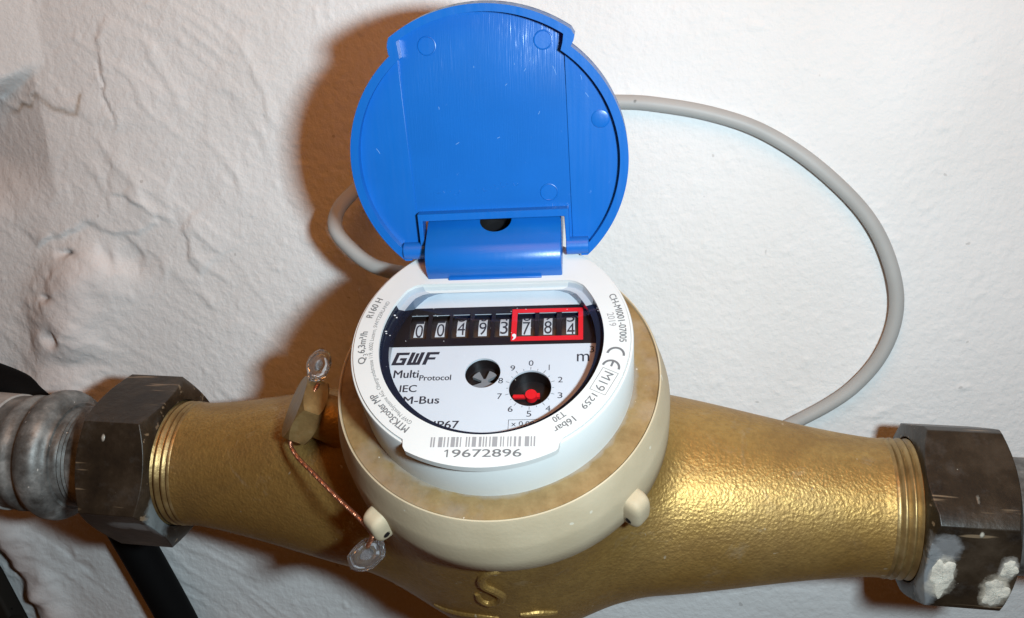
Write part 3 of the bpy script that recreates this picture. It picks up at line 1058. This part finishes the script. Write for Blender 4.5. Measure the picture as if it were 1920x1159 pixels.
# number drums
DR, DV, DZ = 8.0, 8.9, 71.3 - 8.0
def on_drum(V, lift):
    V = np.asarray(V, float).copy()
    V[:, 2] = DZ + np.sqrt(np.maximum(1, (DR + lift) ** 2 - (V[:, 1] - DV) ** 2))
    return V
for k, (c, ch, sh) in enumerate(zip(cent, '00493784', (0.5, 0.3, 0.0, 0.1, 0.0, 0.35, 0.2, 1.15))):
    th = np.linspace(R(28), R(152), 40)
    V = np.array([(x, DV + DR * math.cos(t), DZ + DR * math.sin(t)) for x in (c - 2.6, c + 2.6) for t in th])
    F = [(i, i + 1, i + 41, i + 40) for i in range(39)]
    drum = mk('number_drum', V, F, 'drum', meter, xf=reg)
    sl = 0.35 if k < 2 else 0.0
    ys = np.linspace(6.15, 11.75, 12)
    x0, x1 = c - 1.15, c + 1.15
    Vp = np.array([(x + (sl * (y - 9) / 3 if x < c else 0), y, 0) for y in ys for x in (x0, x1)])
    Fp = [(2 * i, 2 * i + 1, 2 * i + 3, 2 * i + 2) for i in range(11)]
    mk('number_patch', on_drum(Vp, 0.03), Fp, 'patch', drum, xf=reg, fixn=False)
    nxt = str((int(ch) + 1) % 10)
    y0 = 6.55 - sh
    a = fit_text(ch, c - 1.0, c + 1.05, y0, y0 + 4.1, 0)
    b_ = fit_text(nxt, c - 1.0, c + 1.05, y0 + 4.55, y0 + 8.65, 0)
    V, F = clip_y(*join(a, b_), 6.15, 11.75)
    mk('number', on_drum(V, 0.06), F, 'ink', drum, xf=reg, smooth=False, fixn=False)
mk('counter_well', *join(box(-25.5, 24.5, 3.5, 14.5, 62.0, 62.2), box(-25.5, 24.5, 13.6, 14.2, 62, 71.2), box(-25.5, 24.5, 3.2, 3.8, 62, 71.2)), 'pit', dial, xf=reg, smooth=False)

# dial lettering
ZT = ZD + 0.04
def ink(parts, name='printed_text', mat='ink'):
    return printed(parts, mat, dial, reg, name)
# bold slanted monogram
def mono(rects, x0, y0, w, h):
    out = []
    for a, b_, c_, d_ in rects:
        q = [(a, c_), (b_, c_), (b_, d_), (a, d_)]
        out.append(flat([(x0 + w * (x + 0.09 * y / 1.0 - 0.0), y0 + h * y) for x, y in q], ZT))
    return out
g = [(0, 0.29, 0.0, 0.20), (0, 0.085, 0.20, 0.80), (0, 0.30, 0.80, 1.0), (0.205, 0.29, 0.20, 0.56), (0.14, 0.205, 0.38, 0.56)]
w_ = [(0.34, 0.425, 0.20, 1.0), (0.34, 0.635, 0, 0.20), (0.455, 0.525, 0.20, 0.92), (0.55, 0.635, 0.20, 1.0)]
f_ = [(0.69, 0.775, 0, 1.0), (0.775, 0.97, 0.80, 1.0), (0.775, 0.93, 0.40, 0.58)]
ink(mono(g, -27.0, -3.8, 12.0, 4.1) + mono(w_, -27.0, -3.8, 12.0, 4.1) + mono(f_, -27.0, -3.8, 12.0, 4.1), 'printed_logo')
ink([fit_text('Multi', -25.9, -19.3, -7.9, -5.45, ZT, 0.01), fit_text('Protocol', -18.9, -10.6, -8.85, -7.15, ZT, 0.004)])
ink([fit_text('IEC', -23.7, -19.3, -12.35, -10.2, ZT, 0.008)])
ink([fit_text('M-Bus', -22.3, -13.0, -16.0, -13.75, ZT, 0.008)])
ink([fit_text('IP67', -13.6, -7.3, -23.4, -21.2, ZT, 0.008)])
ink([fit_text('m', 22.0, 25.2, -3.7, -1.3, ZT), fit_text('3', 25.3, 26.5, -0.9, 1.1, ZT)])
ink([fit_text('x 0,0001', 5.9, 13.5, -23.2, -21.6, ZT), extrude(rect(5.1, 14.5, -24.6, -21.1), ZT - 0.01, ZT, [rect(5.22, 14.38, -24.48, -21.22)])])
# scale ring of the pointer
tk = []
for i in range(20):
    a = math.pi / 2 - i * math.pi / 10
    r0, r1 = 5.62, (6.55 if i % 2 == 0 else 6.1)
    d_ = np.array([math.cos(a), math.sin(a)]); p_ = np.array([-d_[1], d_[0]]) * 0.06
    c = np.array(DC)
    tk.append(flat([tuple(c + d_ * r0 - p_), tuple(c + d_ * r1 - p_), tuple(c + d_ * r1 + p_), tuple(c + d_ * r0 + p_)], ZT))
ink(tk, 'scale_ticks')
dg = []
for i in range(10):
    a = math.pi / 2 - i * math.pi / 5
    x, y = DC[0] + 8.05 * math.cos(a), DC[1] + 7.75 * math.sin(a)
    hw = 0.11 if i == 1 else 0.62
    dg.append(fit_text(str(i), x - hw, x + hw, y - 0.85, y + 0.85, ZT))
ink(dg, 'scale_numbers')
for (c, r_, dp) in ((DC, 5.5, 5.2), (SCN, 4.7, 4.6)):
    V, F = join(lathe([(r_, ZD - 0.1), (r_, ZD - dp), (0.001, ZD - dp)], 56))
    mk('well', V + np.array([c[0], c[1], 0]), F, 'black', dial, xf=reg)
sp = []
for i in range(120):
    a = 360 * i / 120
    r_ = 4.25 if 196 < a < 344 else (3.7 if (28 < a < 72 or 108 < a < 152) else 0.9)
    sp.append((SCN[0] + 0.25 + r_ * math.cos(R(a + 4)), SCN[1] - 0.9 + r_ * math.sin(R(a + 4)) * 0.94))
mk('flow_star', *extrude(sp, 68.3, 69.3), 'steel', meter, xf=reg, angle=20)
pt = [(-0.05, 0.42), (-4.6, 0.52), (-4.9, -0.1), (-4.6, -0.5), (-0.05, -0.42)]
hub = [(q[0] + 0, q[1]) for q in circle(1.62, 32)]
ptr = mk('pointer', *join(extrude([(DC[0] + x, DC[1] + y) for x, y in circle(1.5, 32)], 67.4, 69.2), extrude([(DC[0] + x, DC[1] + y) for x, y in pt], 67.6, 68.3), extrude([(DC[0] + x, DC[1] + y) for x, y in rect(1.2, 2.2, -0.5, 0.7)], 67.6, 68.6)), 'redp', meter, xf=reg, angle=25)
tag(ptr, 'small red pointer in black well')

# ---- hinge block and blue lid
prof = [(39.5, 78.0), (20.4, 78.0), (20.4, 80.9)] + [(26.0 + 5.6 * math.cos(R(a)), 80.9 + 5.6 * math.sin(R(a))) for a in np.linspace(172, 96, 16)] + [(39.5, 87.3)]
V, F = extrude(prof, -18.6, 18.3)
hb = mk('hinge_block', V[:, [2, 0, 1]], F, 'blue', meter, xf=reg, bev=0.35, angle=40)
tag(hb, 'blue hinge block at the back of the register')
hv, hf = extrude(circle(4.4, 40), 80, 92)
cut(hb, reg(hv + np.array([0.3, 34.0, 0])), hf)
hv, hf = lathe([(0.001, 82.0), (4.25, 82.0), (4.35, 86.5)], 48)
mk('hinge_hole', hv + np.array([0.3, 34.0, 0]), hf, 'pit', hb, xf=reg)
mk('hinge_tongue', *box(-12.8, 12.7, 19.7, 20.6, 76.0, 79.0), 'blue', hb, xf=reg, bev=0.15)

a0 = math.degrees(math.atan2(-26.8, 24.3))
lout = arc(36.7, a0 + 1.2, 51.2, 90) + [(23.75, 30.0), (24.05, 31.2), (23.4, 32.3)] + arc(40.1, 54.6, 124.0, 70) + [(-22.9, 32.0), (-23.1, 31.0), (-23.0, 29.2)] + arc(36.7, 128.3, 180 - a0 - 1.2, 90)
lin = arc(34.5, a0 + 5, 53.6, 90) + [(21.0, 29.6), (21.3, 31.6)] + arc(38.2, 56.4, 122.6, 70) + [(-20.6, 31.8), (-20.4, 29.6)] + arc(34.5, 126.0, 180 - a0 - 5, 90)
notch = [(-24.3, -24.2), (-19.6, -24.2), (-19.6, -15.6), (19.6, -15.6), (19.6, -24.2), (24.3, -24.2)]
outl = [p for p in lout if p[1] > -24.6]
lid = mk('lid', *extrude(outl + [(-26.5, -24.6), (-19.6, -24.6), (-19.6, -15.6), (19.6, -15.6), (19.6, -24.6), (26.5, -24.6)], -6.2, -4.7), 'blue', meter, xf=lidf, angle=30)
tag(lid, 'open round blue plastic lid seen from inside')
rim_in = [p for p in lin if p[1] > -24.3]
rimpoly = [p for p in lout] + [(-24.6, -26.7), (-23.4, -26.7), (-23.8, -25.0)] + list(reversed([p for p in lin if p[1] > -25.0])) + [(23.8, -25.0), (23.4, -26.7), (24.6, -26.7)]
mk('rim', *extrude(rimpoly, -6.15, 0.0), 'blue', lid, xf=lidf, bev=0.35, seg=3, angle=30)
# moulded floor of the lid, falling back slightly towards the latch edge
fl = [p for p in lin if p[1] > -24.0]
fl = [(x * 1.012, y * 1.008) for x, y in fl] + [(-25.5, -24.2), (-19.7, -24.2), (-19.7, -15.4), (19.7, -15.4), (19.7, -24.2), (25.5, -24.2)]
V, F = flat(fl, 0.0)
bm = bmesh.new()
vs = [bm.verts.new(v) for v in V]
for f in F:
    bm.faces.new([vs[i] for i in f])
for yy in np.arange(8, 39.5, 1.0):
    bmesh.ops.bisect_plane(bm, geom=list(bm.verts) + list(bm.edges) + list(bm.faces), dist=1e-6, plane_co=(0, yy, 0), plane_no=(0, 1, 0))
bm.verts.index_update()
V = np.array([v.co[:] for v in bm.verts]); F = [tuple(v.index for v in f.verts) for f in bm.faces]
bm.free()
V[:, 2] = -2.80 - 0.0036 * np.clip(V[:, 1] - 14, 0, None) ** 2
mk('lid_floor', V, F, 'bluefloor', lid, xf=lidf, angle=60)
floor_n = lambda y: -2.80 - 0.0036 * max(0, y - 14) ** 2
# the raised segments either side of the sunk middle panel
for s in (-1, 1):
    seg_ = [(21.25, -24.2)] + [p for p in arc(35.2, -43.3, 52.5, 60)] + [(21.25, 27.9)]
    if s < 0:
        seg_ = [(-x, y) for x, y in reversed(seg_)]
    mk('side_panel', *extrude(seg_, -3.4, -2.45), 'blue', lid, xf=lidf, bev=0.12, angle=30)
for (x, y) in ((-13.6, 30.2), (16.0, 30.0), (15.5, -9.4)):
    V, F = lathe([(2.5, -0.05), (2.35, 0.16), (2.2, 0.20), (2.05, 0.04), (0.001, 0.04)], 48)
    mk('ejector_mark', V + np.array([x, y, 0]) + np.c_[0 * V[:, 0], 0 * V[:, 0], [floor_n(y + q) for q in V[:, 1]]], F, 'blue', lid, xf=lidf)
V, F = lathe([(2.45, -0.05), (2.3, 0.1), (2.1, 0.16), (1.2, 0.28), (0.001, 0.30)], 48)
mk('ejector_mark', V + np.array([29.7, 9.7, -2.45]), F, 'blue', lid, xf=lidf)
fo = [(-20.5, -24.5), (-20.5, -13.4), (20.5, -13.4), (20.5, -24.5), (19.5, -24.5), (19.3, -15.5), (-19.3, -15.5), (-19.5, -24.5)]
mk('hinge_frame', *extrude(fo, -4.1, -0.2), 'blue', lid, xf=lidf, bev=0.25, angle=30)
for s in (-1, 1):
    x0, x1 = (19.45, 25.6) if s > 0 else (-25.6, -19.45)
    V, F = lathe([(0.001, x0), (2.2, x0), (2.4, x0 + 0.2), (2.4, x1 - 0.2), (2.2, x1), (0.001, x1)], 40, 'x')
    mk('hinge_barrel', V + np.array([0, -24.4, -1.6]), F, 'blue', lid, xf=lidf, angle=40)
# raised mould lettering, worn to a row of specks, above the hinge frame
rs = random.Random(5)
spk = []
for i in range(26):
    x = -14.5 + i * 0.86 + rs.uniform(-.3, .3)
    if rs.random() < 0.35:
        continue
    y = -8.9 + (x + 14.5) * 0.10 + rs.uniform(-.8, .8)
    a = rs.choice((0, 60, 90, 120)) + rs.uniform(-12, 12)
    L_ = rs.uniform(0.25, 0.9)
    d_ = (math.cos(R(a)) * L_ / 2, math.sin(R(a)) * L_ / 2)
    spk.append(tube([(x - d_[0], y - d_[1], -2.79), (x + d_[0], y + d_[1], -2.79)], 0.09, 6))
mk('mould_lettering', *join(*spk), 'blue', lid, xf=lidf)
scr = []
for (x, y, a, L_) in [(18.5, 22.5, 110, 2.4), (12.5, 25.5, 70, 1.0), (13.3, 25.0, 80, 1.2), (11.0, 23.0, 60, .8), (8.4, 24.6, 95, .5), (26.5, 16.0, 125, 1.4), (25.2, 20.5, 105, 1.2), (-29.5, 4.0, 120, 1.6), (6.0, 19.6, 40, .7), (-2.0, 24.4, 90, .5), (-8.0, 5.0, 30, 1.1), (14.0, 12.0, 65, .9), (-12.0, 14.5, 100, .7), (3.0, 6.0, 20, .8)]:
    zz = max(floor_n(y), -2.80 - 0.2) if abs(x) < 21.2 else -2.45
    zz = floor_n(y) if abs(x) < 21.2 else -2.45
    d_ = (math.cos(R(a)) * L_ / 2, math.sin(R(a)) * L_ / 2)
    scr.append(tube([(x - d_[0], y - d_[1], zz + 0.02), (x + d_[0] * .1 + .06, y + d_[1] * .1, zz + 0.03), (x + d_[0], y + d_[1], zz + 0.02)], 0.055, 5))
mk('scratches', *join(*scr), plain('scuffed_blue', (0.20, 0.38, 0.66), 0.4), lid, xf=lidf)

# ================================================================== UNION NUTS, PIPES
def nut(rot, x0, x1, mat, label):
    V, F = hexprism(29.4, x0, x1, 2.3, rot=rot, sub=10)
    # open the faces: bore
    n = 60
    F = F[:-2]
    ri = 21.5
    th = np.linspace(0, 2 * np.pi, n, endpoint=False)
    b = len(V)
    V = np.vstack([V, np.c_[ri * np.cos(th), ri * np.sin(th), np.full(n, x0)], np.c_[ri * np.cos(th), ri * np.sin(th), np.full(n, x1)]])
    for j in range(n):
        j2 = (j + 1) % n
        F += [(j, b + j, b + j2, j2), (3 * n + j2, b + n + j2, b + n + j, 3 * n + j), (b + j, b + n + j, b + n + j2, b + j2)]
    mid = (x0 + x1) / 2
    V = V[:, [2, 0, 1]] - np.array([mid, 0, 0])
    o = mk('union_nut', V, F, mat, bev=1.1, seg=4, angle=30)
    o.location = (mid * MM, 0, 0)
    o.rotation_euler = (TILT, 0, 0)
    tag(o, label, 'nut', 'union nuts at the meter ends')
    return o
# hexprism angle 0 = +y ; corners sit at rot + 30 deg offsets
nut(R(36), -141.0, -117.3, 'nutL', 'dark bronze union nut between the grey coupling and the meter inlet')
nut_r = nut(R(64), 118.3, 142.5, 'nutR', 'dark bronze union nut splashed with white lime at the meter outlet')

# crusts of lime and old paint standing proud on the lower faces of the outlet nut
def mat_lime():
    m, nt, b = nmat('lime_crust')
    co = coords(nt)
    c = ramp(nt, noise(nt, co, 260, 6, 0.7), [(0.3, (0.30, 0.29, 0.26)), (0.5, (0.60, 0.57, 0.49)), (0.7, (0.74, 0.71, 0.62))])
    nt.links.new(c, b.inputs['Base Color'])
    b.inputs['Roughness'].default_value = 0.85
    bump(nt, b, noise(nt, co, 700, 5, 0.7), 0.35)
    return m
M['lime'] = mat_lime()
def crust(x, ang, sx, st, h, seed):
    # patch wrapped round the nut at polar angle ang (degrees from +y towards +z)
    rr_ = np.random.default_rng(seed)
    n, k = 40, 12
    ph0 = rr_.uniform(0, 6.28, 5)
    ap = 29.4 * math.cos(math.pi / 6)
    V = []
    def surf(px_, t_, up):
        a = ang + math.degrees(t_ / 27.0)
        q = (a - 64) % 60 - 30
        r_ = min(ap / math.cos(R(q)), 28.75) + up
        return (px_, r_ * math.cos(R(a)), r_ * math.sin(R(a)))
    for i in range(k + 1):
        f = i / k
        for j in range(n):
            t_ = 2 * math.pi * j / n
            e = 1 + 0.14 * math.sin(3 * t_ + ph0[0]) + 0.10 * math.sin(5 * t_ + ph0[1]) + 0.07 * math.sin(9 * t_ + ph0[2])
            up = h * max(0, 1 - f ** 3) * (0.75 + 0.5 * rr_.random()) - (0.25 if i == k else 0)
            V.append(surf(x + sx * e * f * math.cos(t_), st * e * f * math.sin(t_), up))
    F = [(i * n + j, i * n + (j + 1) % n, (i + 1) * n + (j + 1) % n, (i + 1) * n + j) for i in range(k) for j in range(n)]
    return mk('lime_crust', np.array(V), F, 'lime', nut_r, angle=80)
crust(-7.2, 162, 3.2, 6.6, 0.45, 1)
crust(7.4, 171, 3.4, 4.6, 0.5, 2)
crust(9.6, 153, 2.2, 3.2, 0.35, 3)

cp = bpy.data.objects.new('pipe_coupling', None)
COL.objects.link(cp)
cp.location = (-0.150, 0, 0)
cp.rotation_euler = (TILT, 0, 0)
tag(cp, 'limed grey pipe coupling with collar left of the bronze nut', 'coupling')
sh = lambda p: np.asarray(p) + np.array([150.0, 0, 0])
mk('nipple', *lathe([(14, -136), (17.2, -136), (17.4, -143), (17.3, -150.5), (16.5, -150.9), (17.4, -151.7), (16.5, -152.5), (17.4, -153.3), (16.6, -154.1), (17.5, -155.2), (17.4, -166)], 96, 'x'), 'grey', cp, xf=sh, angle=50)
mk('collar', *lathe([(17, -156.2), (18.4, -156.4), (18.8, -157.6), (20.2, -158.2), (21.9, -159.6), (22.7, -161.6), (22.6, -164.2), (21.6, -166.4), (20.0, -167.6), (19.4, -168.4), (19.5, -171.0), (20.3, -171.6), (20.4, -174.5), (19.8, -175.2), (19.8, -182)], 96, 'x'), 'grey', cp, xf=sh, angle=60)
mk('pipe', *lathe([(19.5, -180), (20.4, -180.6), (20.6, -190), (20.6, -420)], 96, 'x'), 'limed', cp, xf=sh)

tp = bpy.data.objects.new('outlet_pipe', None)
COL.objects.link(tp)
tp.location = (0.150, 0, 0)
tp.rotation_euler = (TILT, 0, 0)
tag(tp, 'grey pipe leaving the right hand union nut', 'pipe')
sh2 = lambda p: np.asarray(p) - np.array([150.0, 0, 0])
mk('shoulder', *lathe([(20.5, 137), (20.5, 141.2), (18.5, 142.0), (17, 142.5)], 96, 'x'), 'grey', tp, xf=sh2)
mk('tube', *lathe([(17.2, 139), (17.3, 150), (17.3, 380)], 96, 'x'), 'grey', tp, xf=sh2)

# ================================================================== SEALS AND WIRE
def seal(name, pos, nrm, lon, a, b, t, label, turn=0):
    nrm = np.array(nrm, float); nrm /= np.linalg.norm(nrm)
    lon = np.array(lon, float); lon -= nrm * (lon @ nrm); lon /= np.linalg.norm(lon)
    w = np.cross(nrm, lon)
    rr = random.Random(turn)
    V, F = lathe([(0.001, -t), (0.55, -t), (0.72, -t * 0.7), (0.80, -t * 0.9), (1.0, -t * 0.45), (1.02, 0), (1.0, t * 0.45), (0.80, t * 0.9), (0.72, t * 0.7), (0.55, t), (0.001, t)], 15)
    wob = np.array([1 + 0.06 * rr.uniform(-1, 1) for _ in range(15)])
    wob = np.tile(wob, 11)
    V[:, 0] *= wob * a
    V[:, 1] *= wob * b
    V[:, 2] += np.array([rr.uniform(-.12, .12) for _ in range(len(V))])
    f = lambda p: p[:, :1] * lon + p[:, 1:2] * w + p[:, 2:3] * nrm
    o = bpy.data.objects.new(name, None)
    COL.objects.link(o)
    o.location = Vector(pos) * MM
    mk('bead', V, F, 'seal', o, xf=f, angle=12)
    V2, F2 = lathe([(0.001, -t * .5), (0.28, -t * .5), (0.36, 0), (0.28, t * .5), (0.001, t * .5)], 18)
    V2[:, 0] *= a
    V2[:, 1] *= b
    mk('crimp', V2, F2, plain('crimped_lead', (0.62, 0.64, 0.67), 0.2, 0.9), o, xf=f)
    tag(o, label, 'seal', 'clear wire seals on the meter')
    return o
pW = lambda p: wld([p])[0]
s1 = pW((-56.5, 8.0, 50.5))
s2 = pW((-33.5, -42.5, 34.5))
seal('wire_seal', s1, (0.55, -0.75, 0.35), (0.45, 0.25, 0.85), 5.1, 3.4, 1.5, 'clear plastic wire seal behind the hexagonal brass plug', 3)
seal('wire_seal', s2, (0.15, -0.85, 0.5), (0.8, 0.2, 0.55), 5.6, 4.0, 1.6, 'clear plastic wire seal hanging below the beige left lug', 8)
wp = [(-56.5, 4, 47), (-61, -6, 42.5), (-64.5, -9.6, 36.5), (-61, -15, 37.0), (-52, -23, 41.5), (-42, -31.5, 45.0), (-33.5, -38.0, 46.0), (-30.5, -40.5, 43.5), (-32.5, -42.0, 38.5)]
path = spline(wld(wp), 30)
tt = np.gradient(path, axis=0)
tt /= np.linalg.norm(tt, axis=1)[:, None]
sN = np.cumsum(np.r_[0, np.linalg.norm(np.diff(path, axis=0), axis=1)])
U_ = np.cross(tt, [0.2, 0.9, 0.3]); U_ /= np.linalg.norm(U_, axis=1)[:, None]
W_ = np.cross(tt, U_)
res = np.linspace(0, sN[-1], 620)
itp = lambda A: np.c_[[np.interp(res, sN, A[:, k]) for k in range(3)]].T
P_, U2, W2 = itp(path), itp(U_), itp(W_)
o0 = P_[310]
strands = []
for k in (0, np.pi):
    a = res / 1.15 * 2 * np.pi / 1.0 + k
    strands.append(tube(P_ + 0.36 * (np.cos(a)[:, None] * U2 + np.sin(a)[:, None] * W2), 0.33, 7))
tag(mk('seal_wire', *join(*strands), 'copper', origin=o0), 'twisted copper seal wire from brass plug to beige lug', 'wire')

# ================================================================== CABLES
cw = WY - 3.0
cpts = [(-24.0, -6.0, 74.0), (-32.2, 1.8, 70.1), (-46.3, 9.2, 70.3), (-55.7, 14.5, 74.1), (-61.1, 18.7, 79.0), (-61.9, 24.9, 84.1), (-58.9, 33.5, 88.1), (-51.1, 41.0, 94.8), (-28, 45.5, 106.3), (-0.5, 46.5, 113.8)]
cpts += [(x, cw, z) for x, z in ((28.4, 115.1), (43.0, 114.0), (58.3, 110.9), (73.6, 105.5), (89.3, 96.1), (103.7, 83.1), (113.4, 69.9), (119.5, 55.2), (120.3, 41.9), (117.2, 29.0), (110.4, 18.5), (101.4, 9.8), (91.9, 2.9), (78, -6), (60, -14), (40, -20))]
p = spline(cpts, 12)
p = p + np.c_[0.14 * np.sin(np.arange(len(p)) * .21), 0 * p[:, 0], 0.14 * np.cos(np.arange(len(p)) * .17)]
tag(mk('signal_cable', *tube(p, 2.35, 20), 'cable', origin=p[100], angle=60), 'grey signal cable looping over the wall from the register', 'cable')
hp = [(-290, 30, 24), (-250, 36, 17), (-224.1, 40, 8.2), (-205.5, 41, -1.5), (-190, 41, -22), (-179, 41, -50), (-168.8, 41, -78), (-157.8, 41, -111.5), (-149, 41, -145), (-142, 41, -185), (-138, 41, -240)]
p = spline(hp, 14)
tag(mk('black_hose', *tube(p, 7.6, 28), 'hose', origin=p[60], angle=60), 'thick black rubber hose running down the wall behind the nut', 'hose')

# blackened iron wall bracket with a bolt, cut off by the lower left corner
br = bpy.data.objects.new('iron_bracket', None)
COL.objects.link(br)
br.location = Vector((-250, 44, -110)) * MM
tag(br, 'blackened iron bracket in the broken lower left wall corner', 'bracket')
V, F = extrude([(-90, -60), (24, -60), (14, -22), (4, 18), (-4, 40), (-90, 46)], 0, 9)
mk('plate', np.c_[V[:, 0], -V[:, 2] + 4, V[:, 1]], F, 'darkmetal', br, bev=1.2)
V, F = hexprism(6.2, 0, 7, 1.0)
mk('bolt', np.c_[V[:, 0] + 13.5, -V[:, 2] - 4, V[:, 1] - 5.5], F, 'darkmetal', br)
